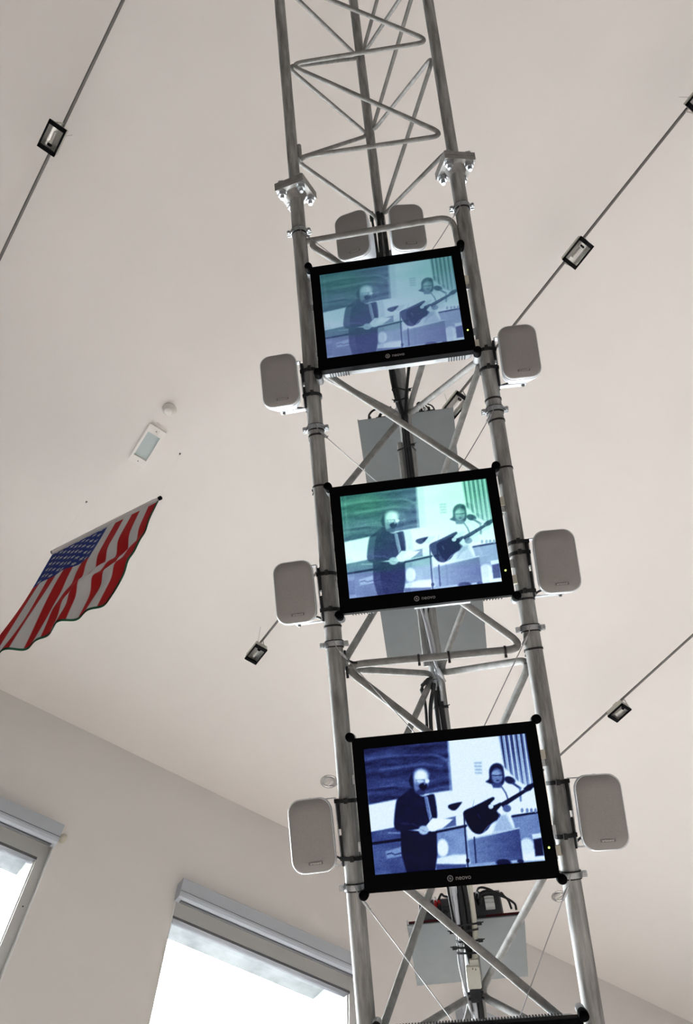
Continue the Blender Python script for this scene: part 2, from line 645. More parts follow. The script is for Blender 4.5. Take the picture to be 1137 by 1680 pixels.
def blob(pts, soft=4.):
    P = [Vector((x, y)) for x, y in pts]
    n = len(P)
    out = []
    for i in range(n):
        a, b, c, d = P[i - 1], P[i], P[(i + 1) % n], P[(i + 2) % n]
        for k in range(4):
            t = k / 4
            out.append(.5 * ((2 * b) + (c - a) * t + (2 * a - 5 * b + 4 * c - d) * t * t + (3 * b - a - 3 * c + d) * t ** 3))
    return poly_mask([(p.x, p.y) for p in out], soft)


def ell(cx, cy, rx, ry, soft=.18, rot=0.):
    c, s_ = math.cos(rot), math.sin(rot)
    x, y = (PX - cx) * c + (PY - cy) * s_, -(PX - cx) * s_ + (PY - cy) * c
    return np.clip(.5 + (1 - np.sqrt((x / rx) ** 2 + (y / ry) ** 2)) / (2 * soft), 0, 1)


def line(pts, wd, soft=3.):
    d2 = np.full(PX.shape, 1e9)
    for (x0, y0), (x1, y1) in zip(pts[:-1], pts[1:]):
        dx, dy = x1 - x0, y1 - y0
        t = np.clip(((PX - x0) * dx + (PY - y0) * dy) / (dx * dx + dy * dy + 1e-9), 0, 1)
        d2 = np.minimum(d2, (PX - x0 - t * dx) ** 2 + (PY - y0 - t * dy) ** 2)
    return np.clip(.5 + (wd / 2 - np.sqrt(d2)) / (2 * soft), 0, 1)


def streaks(nx, ny):
    g = rng.random((ny, nx))
    xi, yi = uu * (nx - 1), vv * (ny - 1)
    x0, y0 = np.floor(xi).astype(int).clip(0, nx - 2), np.floor(yi).astype(int).clip(0, ny - 2)
    fx, fy = xi - x0, yi - y0
    return (g[y0, x0] * (1 - fx) + g[y0, x0 + 1] * fx) * (1 - fy) + (g[y0 + 1, x0] * (1 - fx) + g[y0 + 1, x0 + 1] * fx) * fy


I = np.full(PX.shape, .93)


def paint(m, val):
    global I
    I = I * (1 - m) + val * m


paint(poly_mask([(20, 100), (541, 60), (560, 360), (330, 395), (60, 452)], 6), .10 + .22 * streaks(7, 34) + .08 * streaks(40, 70))
for cv in ([(60, 175), (180, 160), (330, 150), (470, 150), (530, 175)], [(130, 240), (260, 222), (400, 205), (500, 215)], [(60, 355), (200, 335), (320, 340)], [(380, 380), (480, 345), (555, 340)], [(470, 155), (535, 185), (545, 230)]):
    paint(line(cv, 9, 9) * .38, .66)
paint(poly_mask([(545, 60), (560, 360), (545, 380), (535, 70)], 5) * .5, .75)
paint(poly_mask([(60, 615), (260, 575), (260, 655), (75, 690)], 4), .30 + .12 * streaks(20, 20))
paint(line([(180, 618), (250, 618)], 8, 4) * .6, .7)
paint(poly_mask([(75, 690), (270, 655), (300, 880), (80, 890)], 4), .33 + .1 * streaks(18, 24))
paint(line([(75, 684), (270, 655)], 16, 4), .05)
paint(poly_mask([(160, 728), (255, 700), (258, 755), (166, 772)], 5), .58)
paint(line([(170, 745), (195, 738), (215, 748), (250, 738)], 7, 3), .25)
paint(poly_mask([(465, 545), (580, 515), (582, 572), (465, 600)], 5), .42)
paint(poly_mask([(465, 610), (640, 570), (665, 800), (465, 820)], 5), .52 + .1 * streaks(20, 20))
paint(line([(465, 610), (640, 572)], 14, 4), .08)
paint(ell(500, 705, 33, 52), .95)
paint(poly_mask([(455, 770), (560, 745), (640, 742), (670, 795), (560, 815), (455, 800)], 6), .82 + .14 * streaks(24, 30))
paint(poly_mask([(460, 800), (640, 800), (640, 830), (460, 840)], 5), .35)
# curtain
cx = (PX - 835 - (PY - 30) * .12)
paint(poly_mask([(838, 20), (1010, 5), (1050, 340), (1000, 330), (950, 300), (872, 220)], 6) * np.clip(1.15 - (PY - 30) / 520, .25, 1), .48 + .26 * np.sin(cx / 30 * 2 * PI) + .10 * np.sin(cx / 13 * 2 * PI))
paint(poly_mask([(692, 190), (740, 184), (742, 262), (700, 268)], 6) * .8, .74 + .10 * np.sin(PY / 3.2))
# right lower wall and ledge
paint(poly_mask([(900, 515), (1075, 485), (1095, 700), (930, 720)], 4), .50 + .08 * streaks(20, 30))
paint(line([(915, 514), (1075, 487)], 13, 4), .08)
for ex in (975, 1005, 1030, 1055):
    paint(ell(ex, 478, 9, 14), .55)
paint(poly_mask([(640, 798), (1110, 770), (1110, 900), (640, 900)], 5), .62)
paint(ell(1000, 690, 42, 48), .86)
paint(poly_mask([(1030, 620), (1085, 612), (1090, 640), (1035, 648)], 4), .85)
paint(poly_mask([(1040, 650), (1088, 640), (1100, 745), (1048, 750)], 5), .12)
# seated woman with a guitar
paint(blob([(785, 330), (860, 315), (975, 360), (962, 420), (895, 440), (905, 500), (925, 600), (800, 620), (745, 610), (640, 480), (615, 440), (650, 415), (720, 420), (800, 400)], 6), .93)
paint(poly_mask([(845, 510), (880, 500), (925, 595), (800, 612), (815, 560)], 10) * .6, .55)
paint(blob([(762, 308), (782, 290), (783, 240), (800, 208), (832, 196), (862, 210), (872, 250), (872, 310), (845, 335), (800, 325)], 5), .15)
paint(ell(830, 275, 33, 46), .50)
paint(ell(822, 262, 24, 20), .62)
paint(line([(800, 270), (822, 272), (858, 268)], 7, 3), .22)
paint(ell(833, 300, 10, 5), .28)
paint(poly_mask([(795, 318), (860, 318), (850, 345), (805, 345)], 5), .33)
paint(ell(905, 298, 34, 22, rot=.35), .18)
paint(line([(925, 318), (965, 345)], 14, 4), .3)
paint(line([(852, 332), (880, 375), (895, 420)], 9, 3), .38)
paint(line([(965, 345), (968, 420)], 12, 5), .5)
paint(blob([(626, 500), (640, 478), (690, 455), (740, 430), (800, 400), (812, 412), (788, 438), (806, 450), (848, 432), (850, 452), (826, 482), (846, 506), (826, 536), (795, 556), (765, 596), (722, 621), (682, 610), (648, 565)], 4), .045)
paint(poly_mask([(840, 440), (990, 352), (1002, 368), (862, 462)], 3), .10)
paint(poly_mask([(985, 348), (1012, 325), (1048, 312), (1050, 335), (1028, 358), (1002, 368)], 4), .09)
paint(line([(826, 484), (842, 508), (826, 540), (770, 575), (742, 612)], 5, 3) * .8, .6)
paint(ell(790, 456, 15, 14), .85)
paint(ell(885, 467, 25, 22), .42)
paint(line([(712, 500), (722, 525)], 6, 3) * .6, .35)
# lectern, microphone
paint(poly_mask([(648, 655), (955, 583), (976, 772), (664, 800)], 4), np.clip(.52 - (PX - 650) / 320 * .22, .22, .6) + .06 * streaks(14, 50))
paint(line([(648, 655), (955, 583)], 8, 3), .75)
paint(ell(860, 790, 45, 22), .15)
paint(ell(960, 780, 20, 12), .2)
paint(blob([(535, 458), (548, 445), (612, 430), (614, 440), (585, 475), (563, 482), (540, 470)], 4), .08)
paint(line([(629, 500), (635, 620), (648, 815)], 9, 3), .15)
paint(ell(648, 780, 11, 15), .1)
paint(line([(690, 420), (680, 470)], 4, 2) * .5, .4)
paint(line([(688, 640), (697, 790)], 8, 3), .2)
# standing man reading
paint(blob([(236, 412), (262, 395), (320, 348), (348, 375), (385, 398), (440, 384), (458, 402), (470, 520), (445, 540), (405, 582), (362, 594), (252, 606), (216, 588), (212, 540), (224, 440)], 5), .085 + .06 * streaks(30, 30))
paint(poly_mask([(250, 596), (370, 606), (466, 606), (468, 745), (456, 835), (440, 880), (300, 880), (283, 850), (254, 740)], 5), .07 + .05 * streaks(30, 40))
paint(line([(255, 560), (330, 565), (365, 585)], 9, 5) * .5, .3)
paint(poly_mask([(392, 388), (414, 402), (438, 520), (424, 545), (408, 480)], 4), .62)
paint(line([(402, 400), (424, 520)], 9, 3) * .6, .35)
paint(blob([(308, 290), (322, 262), (340, 262), (345, 330), (320, 345), (306, 318)], 5), .13)
paint(ell(375, 305, 44, 64), .66)
paint(ell(376, 272, 38, 34, .5), .95)
paint(ell(350, 345, 15, 30, .4), .48)
paint(blob([(345, 372), (360, 385), (385, 392), (398, 375), (400, 355), (372, 352)], 6), .26)
paint(blob([(362, 334), (378, 320), (398, 318), (413, 330), (408, 352), (388, 362), (368, 352)], 6), .07)
paint(line([(345, 302), (380, 299), (422, 302)], 5, 3) * .8, .35)
paint(ell(366, 306, 15, 10, .4), .78)
paint(ell(411, 306, 14, 12, .4), .92)
paint(line([(395, 300), (398, 326)], 8, 3), .5)
paint(poly_mask([(403, 575), (440, 528), (562, 534), (540, 556), (500, 588), (436, 607)], 4), .97)
paint(ell(388, 600, 30, 27), .74)
paint(line([(372, 598), (402, 608)], 5, 3) * .5, .45)
I = np.clip(I + (rng.random(I.shape) - .5) * .09 + .02 * np.sin(np.arange(GH) * PI * .95)[:, None], 0, 1)


def srgb(c):
    c = np.clip(np.asarray(c, float) / 255., 0, 1)
    return np.where(c <= .04045, c / 12.92, ((c + .055) / 1.055) ** 2.4)


def tone(stops, img):
    xs = [s_[0] for s_ in stops]
    return np.stack([np.interp(img, xs, [s_[1][k] for s_ in stops]) for k in range(3)], -1)


blue = [(0, (4, 4, 22)), (.15, (12, 14, 52)), (.35, (48, 64, 128)), (.6, (120, 152, 208)), (.85, (206, 234, 252)), (1, (240, 252, 255))]
mint = [(0, (12, 38, 44)), (.15, (30, 72, 74)), (.35, (62, 128, 114)), (.6, (112, 190, 168)), (.85, (160, 240, 214)), (1, (196, 252, 236))]
viol = [(0, (16, 18, 56)), (.15, (42, 50, 98)), (.35, (92, 108, 160)), (.6, (148, 176, 216)), (.85, (206, 234, 252)), (1, (232, 250, 255))]
G = I
# broadcast ghosting: the hue drifts from violet at the foot and centre to green at the top
gmask = np.clip(1.15 - vv * 1.35, 0, 1) * np.clip(.55 + .75 * np.abs(uu - .5) * 2, 0, 1)
gmask = np.clip(gmask + .25 * (streaks(9, 14) - .5) + .55 * poly_mask([(60, 600), (640, 560), (640, 640), (60, 690)], 14) * .6, 0, 1)
ghost = np.clip((.80 * I + .20 * (.34 + .62 * np.roll(I, 12, axis=1))) * 1.04, 0, 1)
pic2 = tone(mint, ghost) * gmask[..., None] + tone(viol, ghost) * (1 - gmask[..., None])
pic2 = np.clip(pic2 * 1.07, 0, 255)
g1 = .16 + .74 * ghost
pic1 = (tone(mint, g1 * .93) * gmask[..., None] * np.array([.90, .86, .98]) + tone(viol, g1 * .93) * (1 - gmask[..., None])) * .80 + np.array([8, 8, 14])
pic3 = tone(blue, I)
SC_W, SC_H = .352, .253


def screen_mesh(pic, name):
    xs = np.linspace(-SC_W / 2, SC_W / 2, GW)
    ys = np.linspace(SC_H / 2, -SC_H / 2, GH)
    gx, gy = np.meshgrid(xs, ys)
    co = np.stack([gx, gy, np.zeros_like(gx)], -1).reshape(-1, 3)
    idx = np.arange(GW * GH).reshape(GH, GW)
    f = np.stack([idx[1:, :-1], idx[1:, 1:], idx[:-1, 1:], idx[:-1, :-1]], -1).reshape(-1, 4)
    me = bpy.data.meshes.new(name)
    me.from_pydata(co.tolist(), [], f.tolist())
    ca = me.color_attributes.new('Col', 'FLOAT_COLOR', 'POINT')
    rgba = np.ones((GW * GH, 4), np.float32)
    rgba[:, :3] = srgb(pic).reshape(-1, 3)
    ca.data.foreach_set('color', rgba.ravel())
    me.materials.append(M['screen'])
    me.update()
    return me


# ================================================================== MONITORS
def make_monitor(root, pic):
    W2, H2 = .2005, .1555
    mb = MB()                                      # bezel with an opening for the picture
    zf, zb = .073, .050
    sw, sh, sy = SC_W / 2, SC_H / 2, .0045
    o_, i_ = [(-W2, -H2), (W2, -H2), (W2, H2), (-W2, H2)], [(-sw, sy - sh), (sw, sy - sh), (sw, sy + sh), (-sw, sy + sh)]
    vs = [(*p, zf) for p in o_] + [(*p, zf) for p in i_] + [(*p, zb) for p in o_] + [(*p, .066) for p in i_]
    fs = []
    for k in range(4):
        l = (k + 1) % 4
        fs += [(k, l, 4 + l, 4 + k), (k, 8 + k, 8 + l, l), (4 + k, 4 + l, 12 + l, 12 + k)]
    fs.append((8, 11, 10, 9))
    mb.add(vs, fs)
    mb.build('bezel', 'black', root)
    hb = MB()                                      # silver rear housing, thinner towards the back
    hb.loops([[(x, y, z) for x, y, _ in rrect(w_, h_, .01, 3)] for w_, h_, z in ((.300, .22, .0124), (.33, .25, .0145), (.388, .300, .021), (.394, .306, .050))], smooth=False)
    hs_ = hb.build('housing', 'silver', root)
    for sy_ in (-1, 1):                            # vent slots along the lower and upper edges
        vms = {-1: MB(), 1: MB()}
        rngx = list(np.arange(-.176, -.128, .0068)) + list(np.arange(.131, .178, .0068)) if sy_ < 0 else list(np.arange(-.165, .166, .0062))
        for x in rngx:
            y = sy_ * .1524
            vms[1 if x > 0 else -1].box((x, min(y, y + sy_ * .0012), .024), (x + .0030, max(y, y + sy_ * .0009), .046))
        for vm in vms.values():
            vm.build('vent', 'dark_vent', hs_)['kind'] = 'stuff'
    if True:
        MB().box((-.03, -.1558, .030), (.10, -.1520, .049)).build('control_strip', 'silver', hs_)
    for sx in (-1, 1):
        for sy_ in (-1, 1):
            p = (sx * .2035, sy_ * .1585)
            kn = MB().lathe([(.0098, .052), (.0104, .058), (.0104, .076), (.0090, .080), (0, .0805)], (*p, 0), (0, 0, 1), 18)
            kn = kn.build('corner_bumper', 'black', root)
            MB().lathe([(0, .017), (.0085, .017), (.0092, .022), (.0092, .055)], (*p, 0), (0, 0, 1), 16).build('bumper_sleeve', 'silver', kn)
    me = screen_mesh(pic, 'screen')
    sc = bpy.data.objects.new('screen', me)
    C.objects.link(sc)
    sc.parent = root
    sc.location = (0, sy, .0672)
    lg = MB()
    lg.tube([(-.0215 + .0052 * math.cos(a), -.1398 + .0052 * math.sin(a), .0731) for a in np.linspace(0, 2 * PI, 24, endpoint=False)], .0009, 5, closed=True)
    lg.box((-.0016, -.0022, 0), (-.0004, .0022, .0004), Matrix.Rotation(.5, 3, 'Z'), (-.0215, -.1398, .0729))
    lg.box((.0004, -.0022, 0), (.0016, .0022, .0004), Matrix.Rotation(.5, 3, 'Z'), (-.0215, -.1398, .0729))
    lo = lg.build('logo', 'logo', root)
    text_obj('neovo', .0128, .0002, 'logo', root, (.0055, -.1398, .0732), 'logo_text')
    MB().lathe([(.0022, 0), (.0020, .0012), (0, .0014)], (.1875, -.0975, .0729), (0, 0, 1), 10).build('power_light', 'led', root)
    # mounting bar behind, reaching the two legs
    for t in (-.07, .07):
        mm = MB()
        mm.box((-.2125, t - .010, .0092), (.2148, t + .010, .0126))
        mm.build('mounting_bar', 'zinc', root)
    for t in (.085, -.110):
        MB().box((.194, t - .010, .0095), (.2165, t + .010, .024)).build('side_bracket', 'beige', root)
    return root


MON = [(1.221, pic1, 'dim green-tinted flat monitor at the top of the tower, rear speakers above it'),
       (.592, pic2, 'bright mint-green flat monitor between the dim one and the blue one'),
       (.003, pic3, 'blue and white toned flat monitor showing a man reading and a guitar player'),
       (-.5565, pic3, 'black flat monitor below the blue-toned one, only its vented top edge showing')]
for t, pic, lab in MON:
    r = thing('flat_monitor', lab, 'monitor', T(-.0013, t, 0), 'monitors stacked up the tower')
    make_monitor(r, pic)

# ================================================================== SPEAKERS
def speaker_parts(root, side, straps, s=1.0):
    """front face centre at the origin, +z towards the visitor; side = -1/+1/0 tells where the leg is"""
    W_, H_, r = .097 * s, .151 * s, .027 * s
    D = .092 * s
    def sec(w_, h_, z, cy=0.):
        return rrect(w_, h_, min(r, w_ / 2.2), 6, 0, cy, z)
    cab = MB().loops([sec(W_ * .70, H_ * .70, -D, .012), sec(W_ * .80, H_ * .78, -D + .004, .010), sec(W_ * .90, H_ * .88, -D * .6, .005), sec(W_ * .965, H_ * .965, -.024), sec(W_ * .97, H_ * .97, -.0205)])
    cab = cab.build('cabinet', 'cab', root)
    MB().loops([sec(W_ * .93, H_ * .93, -.022), sec(W_ * .93, H_ * .93, -.0165)]).build('groove', 'groove', cab)
    MB().loops([sec(W_ * .985, H_ * .985, -.018), sec(W_ * 1., H_ * 1., -.014), sec(W_ * 1., H_ * 1., -.0105)]).build('rim', 'cab', cab)
    MB().loops([sec(W_ * .95, H_ * .955, -.0115), sec(W_ * .95, H_ * .955, -.0085)]).build('groove', 'groove', cab)
    MB().loops([sec(W_ * .99, H_ * .99, -.0090), sec(W_, H_, -.0065), sec(W_, H_, -.0035), sec(W_ * .98, H_ * .985, -.0015)]).build('trim_ring', 'trim', root)
    g = MB().loops([sec(W_ * .955, H_ * .97, -.004), sec(W_ * .955, H_ * .97, -.0012), sec(W_ * .93, H_ * .955, 0.0), sec(W_ * .6, H_ * .65, .0006)])
    g = g.build('grille', 'grille', root)
    b = MB().box((-.0155 * s, -.0028 * s, 0), (.0155 * s, .0032 * s, .0012)).build('badge', 'badge', root)
    b.location = (.0035 * s, -.056 * s, .0004)
    text_obj('artsound', .0066 * s, .0002, 'badge_txt', b, (0, .0003, .0013), 'badge_text')
    if side:
        # U bracket: arms over the top and under the bottom of the cabinet, plate against the leg
        xi = side * (.0535)                          # plate just outside the leg
        zc = -.052
        br = MB()
        for sy in (-1, 1):
            y = sy * (.0695)
            x0, x1 = sorted((-side * .012, xi))
            br.box((x0, y - .0011, zc - .008), (x1, y + .0011, zc + .008))
        x0, x1 = sorted((xi - side * .002, xi + side * .0008))
        br.box((x0, -.0695, zc - .008), (x1, .0695, zc + .008))
        br = br.build('bracket', 'zinc', root)
        kn = MB()
        for sy in (-1, 1):
            kn.lathe([(.0045, 0), (.0045, .003), (.003, .0045), (0, .0045)], (-side * .004, sy * .0705, zc), (0, sy, 0), 10)
        kn.build('screw', 'screw', br)
        pl = MB()                                    # black rubber strips between bracket and leg
        x0, x1 = sorted((xi + side * .0008, xi + side * .0066))
        for (y0, y1) in ((.004, .060), (-.072, -.010)):
            pl.box((x0, y0, zc - .007), (x1, y1, zc + .012))
        pl.build('rubber_strip', 'rubber', br)
        cb = MB().tube(smooth_path([(side * .030, -.050, -.075), (side * .047, -.058, -.068), (side * .0565, -.072, -.0668), (side * .0630, -.084, -.0684), (side * .072, -.100, -.0727)], 6), .0026, 8)
        cb.build('lead', 'rubber', root)
    return root


def hull2(pts):
    P = sorted(set((round(a, 6), round(b, 6)) for a, b in pts))
    def half(P):
        h = []
        for p in P:
            while len(h) > 1 and (h[-1][0] - h[-2][0]) * (p[1] - h[-2][1]) - (h[-1][1] - h[-2][1]) * (p[0] - h[-2][0]) <= 0:
                h.pop()
            h.append(p)
        return h[:-1]
    return half(P) + half(P[::-1])


def circ(x, n, R, k=24):
    return [(x + R * math.cos(a), n + R * math.sin(a)) for a in np.linspace(0, 2 * PI, k, endpoint=False)]


def loop_band(mb, outlines, t, wd, th, tilt=0., x0=0.):
    """flat strap drawn tight around everything inside the given (x, n) outlines"""
    H = hull2([p for o in outlines for p in o])
    cx_, cn_ = sum(p[0] for p in H) / len(H), sum(p[1] for p in H) / len(H)
    ring = []
    for d, h in ((-.0004, -wd / 2), (th, -wd / 2), (th, wd / 2), (-.0004, wd / 2)):
        row = []
        for x, n in H:
            v_ = Vector((x - cx_, n - cn_))
            l = v_.length
            row.append((cx_ + v_.x * (l + d) / l, t + h + (x - x0) * math.tan(tilt), cn_ + v_.y * (l + d) / l))
        ring.append(row)
    mb.loops(ring + [ring[0]], False, False, False)
    return H


def tie_mesh(mb, x, t, n, R, wd=.0065, th=.0019, tilt=0., head=.3):
    """flat band around a leg with its locking head"""
    prof = [(R - .001, -wd / 2), (R + th, -wd / 2), (R + th, wd / 2), (R - .001, wd / 2), (R - .001, -wd / 2)]
    ax = Vector((math.sin(tilt), math.cos(tilt), 0))
    mb.lathe(prof, (x, t, n), ax, 22, False)
    a = head
    c_ = Vector((x, t, n)) + Vector((math.cos(a), 0, math.sin(a))) * (R + .004)
    mb.box((-.004, -wd * .7, -.004), (.004, wd * .7, .004), Matrix.Rotation(-a, 3, 'Y'), c_)
    mb.cyl(c_, c_ + Vector((math.cos(a) * .006, -.012, math.sin(a) * .006)), .0014, 6)
    return mb


SPK = [('L', 1.068, [1.102, 1.03], 'small white speaker with grey grille, strapped to the flag-side leg beside the dim top monitor'),
       ('R', 1.058, [1.091, 1.038], 'small white speaker with grey grille, far from the flag, beside the dim top monitor'),
       ('L', .506, [.548, .459], 'grey-fronted white speaker strapped to the flag-side leg beside the mint-green monitor'),
       ('R', .509, [.571, .544, .450], 'grey-fronted white speaker on the leg away from the flag beside the mint-green monitor'),
       ('L', -.033, [.028, -.091], 'grey-fronted speaker on the flag-side leg beside the blue-toned monitor'),
       ('R', -.037, [.026, -.083], 'grey-fronted speaker on the leg away from the flag beside the blue-toned monitor')]
for leg, t, ties, lab in SPK:
    sd = -1 if leg == 'L' else 1
    r = thing('loudspeaker', lab, 'speaker', T(sd * .3085, t, .050) @ Matrix.Rotation(math.radians(-1.5 * sd), 4, 'Z'), 'speakers beside the monitors')
    speaker_parts(r, -sd, ties)
    for k, tt in enumerate(ties):
        mb = MB()
        xl = -sd * (.3085 - S)                        # the leg seen from the speaker
        xp = -sd * .0533                              # outside of the bracket plate
        loop_band(mb, [circ(xl, -.050, .0203), [(xp, -.061), (xp, -.039)]], tt - t, .0085, .0024, .06 * sd, xl)
        mb.box((-.004, -.006, -.004), (.004, .006, .004), None, (xl, tt - t, -.050 + .0255))
        mb.build('strap', 'rubber', r)
for sd, ang, lab in ((-1, -15, 'grey speaker on the rear tower leg above the top monitor, turned towards the flag'), (1, 9, 'grey speaker on the rear tower leg above the top monitor, turned away from the flag')):
    Mx = T(-.090 if sd < 0 else .084, 1.660, -.19) @ Matrix.Rotation(math.radians(ang), 4, 'Y')
    r = thing('loudspeaker', lab, 'speaker', Mx, 'speakers on the rear leg')
    speaker_parts(r, 0, [], 1.11)
    a = Vector((0, .0, -.095))
    inv = Mx.inverted() @ TM
    pts = [a, inv @ Vector((sd * .062 + RX, 1.625, RN + .060)), inv @ Vector((RX + sd * .052, 1.60, RN + .004)), inv @ Vector((RX + sd * .018, 1.60, RN))]
    arm = MB().tube(fillet(pts, .03, 5), .006, 8).build('bracket', 'zinc', r)
    mb = MB()
    bl_ = MB().box((-.03, -.055, -.010), (.03, .055, .0), None, (0, .0, -.096))
    bl_.build('back_plate', 'rubber', r)

# ================================================================== PIPE CLAMPS, SAFETY WIRES, CABLE TIES
CLAMP = [('L', 1.548), ('R', 1.548), ('L', .939), ('R', .925), ('L', .379), ('R', .367), ('L', -.147), ('R', -.158)]
CLN = ['topmost', 'second', 'third', 'fourth']
WM = {0: 1.221, 1: .592, 2: .003, 3: -.5565}
for i, (leg, t) in enumerate(CLAMP):
    x, n = LEGP[leg]
    sd = -1 if leg == 'L' else 1
    where = ['just under the bolted flange', 'below the dim top monitor', 'below the mint-green monitor', 'beside the blue monitor'][i // 2]
    r = thing('pipe_clamp', 'black-lined zinc pipe clamp %s, %s leg' % (where, 'flag-side' if sd < 0 else 'far-side'), 'pipe clamp', T(x, t, n), 'pipe clamps holding the safety wires')
    R = .0202
    MB().lathe([(R - .0006, -.0085), (R + .0025, -.0085), (R + .0025, .0085), (R - .0006, .0085), (R - .0006, -.0085)], (0, 0, 0), (0, 1, 0), 28, False).build('lining', 'rubber', r)
    MB().lathe([(R + .0015, -.0058), (R + .0042, -.0058), (R + .0042, .0058), (R + .0015, .0058), (R + .0015, -.0058)], (0, 0, 0), (0, 1, 0), 28, False).build('band', 'zinc', r)
    for s2 in (-1, 1):
        ear = MB()
        for dz in (-.006, .003):
            x0, x1 = sorted((s2 * (R + .002), s2 * (R + .0135)))
            ear.box((x0, -.006, dz), (x1, .006, dz + .003))
        ear = ear.build('ear', 'zinc', r)
        b = MB()
        b.cyl((s2 * (R + .0085), 0, -.012), (s2 * (R + .0085), 0, .013), .0026, 8)
        hexnut(b, (s2 * (R + .0085), 0, .006), (0, 0, 1), .0052, .005)
        b.build('bolt', 'zinc', ear)
    # safety wire to the back of the monitor below
    tm = WM[i // 2]
    wr = thing('safety_wire', 'thin steel wire from the %s clamp to the %s' % ('flag-side' if sd < 0 else 'far-side', ['dim top monitor', 'mint-green monitor', 'blue-toned monitor', 'lowest monitor'][i // 2]), 'wire', T(x, t, n), 'monitor safety wires')
    p0 = Vector((-sd * .008, -.012, .0225))
    p1 = Vector(((-.020 if sd < 0 else .055) - x, tm + .10 - t, .0115 - n))
    pm = p0.lerp(p1, .36)
    pm.z = .0113
    wire = MB().tube([Vector((-sd * .002, .006, .0256)), p0, pm, p1], .0011, 6)
    wire.build('strand', 'wire', wr)
    fr = MB().tube([p0.lerp(pm, .08), p0.lerp(pm, .30)], .0027, 8)
    fr.tube([p0.lerp(pm, .14), p0.lerp(pm, .25)], .0036, 8)
    fr.build('ferrule', 'zinc', wr)
    MB().tube([p0.lerp(pm, .25), p0.lerp(pm, .40) + Vector((sd * .004, .012, .004))], .0009, 5).build('wire_tail', 'wire', wr)

TIES = [('L', .917, 'just below the flag-side clamp under the dim monitor'), ('L', .777, 'on the flag-side leg by the upper corner of the mint monitor'),
        ('L', .422, 'on the flag-side leg by the lower corner of the mint monitor'), ('R', .954, 'just above the far-side clamp under the dim monitor'),
        ('R', .894, 'just below the far-side clamp under the dim monitor'), ('R', .765, 'on the far-side leg by the upper corner of the mint monitor'),
        ('R', .435, 'on the far-side leg by the lower corner of the mint monitor'), ('R', .319, 'on the far-side leg where the mint monitor cross bar ends')]
for leg, t, where in TIES:
    x, n = LEGP[leg]
    mb = tie_mesh(MB(), 0, 0, 0, .0203, .0045, .0014, random.uniform(-.05, .05), random.uniform(3.6, 5.6))
    o = mb.build('cable_tie', 'rubber')
    o.matrix_world = T(x, t, n)
    tag(o, 'thin black cable tie ' + where, 'cable tie', 'loose cable ties on the legs')
# ties on the cross bar under the mint monitor
for x in (-.205, -.035, .035, .165):
    t = min((p for sg, r_ in LACE for p in sg if abs(p.z) < .004 and .312 < p.y < .345), key=lambda p: (p.x - x) ** 2).y if abs(x) > .1 else .328 - .005 * (x + S) / (2 * S)
    mb = MB().lathe([(.0084, -.0025), (.0108, -.0025), (.0108, .0025), (.0084, .0025), (.0084, -.0025)], (0, 0, 0), (1, 0, 0), 14, False)
    mb.box((-.003, -.017, -.004), (.003, -.010, .003))
    o = mb.build('cable_tie', 'rubber')
    o.matrix_world = T(x, t, 0)
    tag(o, 'small black cable tie on the cross bar under the mint monitor, ' + ('at its flag-side end' if x < -.1 else 'at its far-side end' if x > .1 else 'beside the rear leg'), 'cable tie', 'cable ties on the cross bar')

# ================================================================== SHELVES AND EQUIPMENT (level in the room)
FWD = Vector((0, 1, 0)).cross(UP)            # any horizontal helper
hx = Vector((1, 0, 0)) - UP * UP.x
hx.normalize()
hd = UP.cross(hx)                            # horizontal, away from / towards the visitor
if hd.z > 0:
    hd = -hd                                 # points away from the visitor (n decreasing)
SHM = Matrix((hx, -hd, UP)).transposed().to_4x4()   # columns: x right, y towards visitor, z up


def shelf_matrix(x, t, n):
    m = SHM.copy()
    m.translation = (x, t, n)
    return TM @ m


SHELF = [(.007, 1.146, -.432, 'level grey metal shelf on the rear leg between the dim and mint monitors'),
         (.014, .573, -.418, 'level grey metal shelf on the rear leg behind the mint-green monitor'),
         (.000, -.303, -.432, 'level grey metal shelf on the rear leg below the blue monitor, carrying players')]
SD, SW = .258, .305
SHM_W = []
for (x, t, n, lab) in SHELF:
    mw = shelf_matrix(x, t, n)
    SHM_W.append(mw)
    r = thing('equipment_shelf', lab, 'shelf', mw, 'level shelves on the rear leg')
    MB().box((-SW / 2, -SD, 0), (SW / 2, 0, .003)).build('tray', 'shelf', r)
    MB().box((-SW / 2, -SD, .003), (-SW / 2 + .002, -.002, .018)).box((SW / 2 - .002, -SD, .003), (SW / 2, -.002, .018)).box((-SW / 2, -SD, .003), (SW / 2, -SD + .002, .018)).build('lip', 'shelf_edge', r)
    b = MB().box((-.03, -.002, .003), (.03, .012, .035))
    b.box((-.026, .010, .006), (.026, .020, .014)).box((-.026, .010, .024), (.026, .020, .032))
    b.build('leg_bracket', 'zinc', r)


def device(mw, x, y, w_, d, h, label, mat_='device'):
    """player box with sockets on its visitor side"""
    r = thing('media_player', label, 'media player', mw @ Matrix.Translation((x, y, .0032)), 'players on the level shelves')
    MB().loops([[(px, py, z) for px, py, _ in rrect(w_, d, .004, 2)] for z in (0, h)], smooth=False).build('case', mat_, r)
    MB().box((-w_ / 2 + .004, d / 2, .004), (w_ / 2 - .004, d / 2 + .001, h - .004)).build('socket_panel', 'dark_vent', r)
    return r


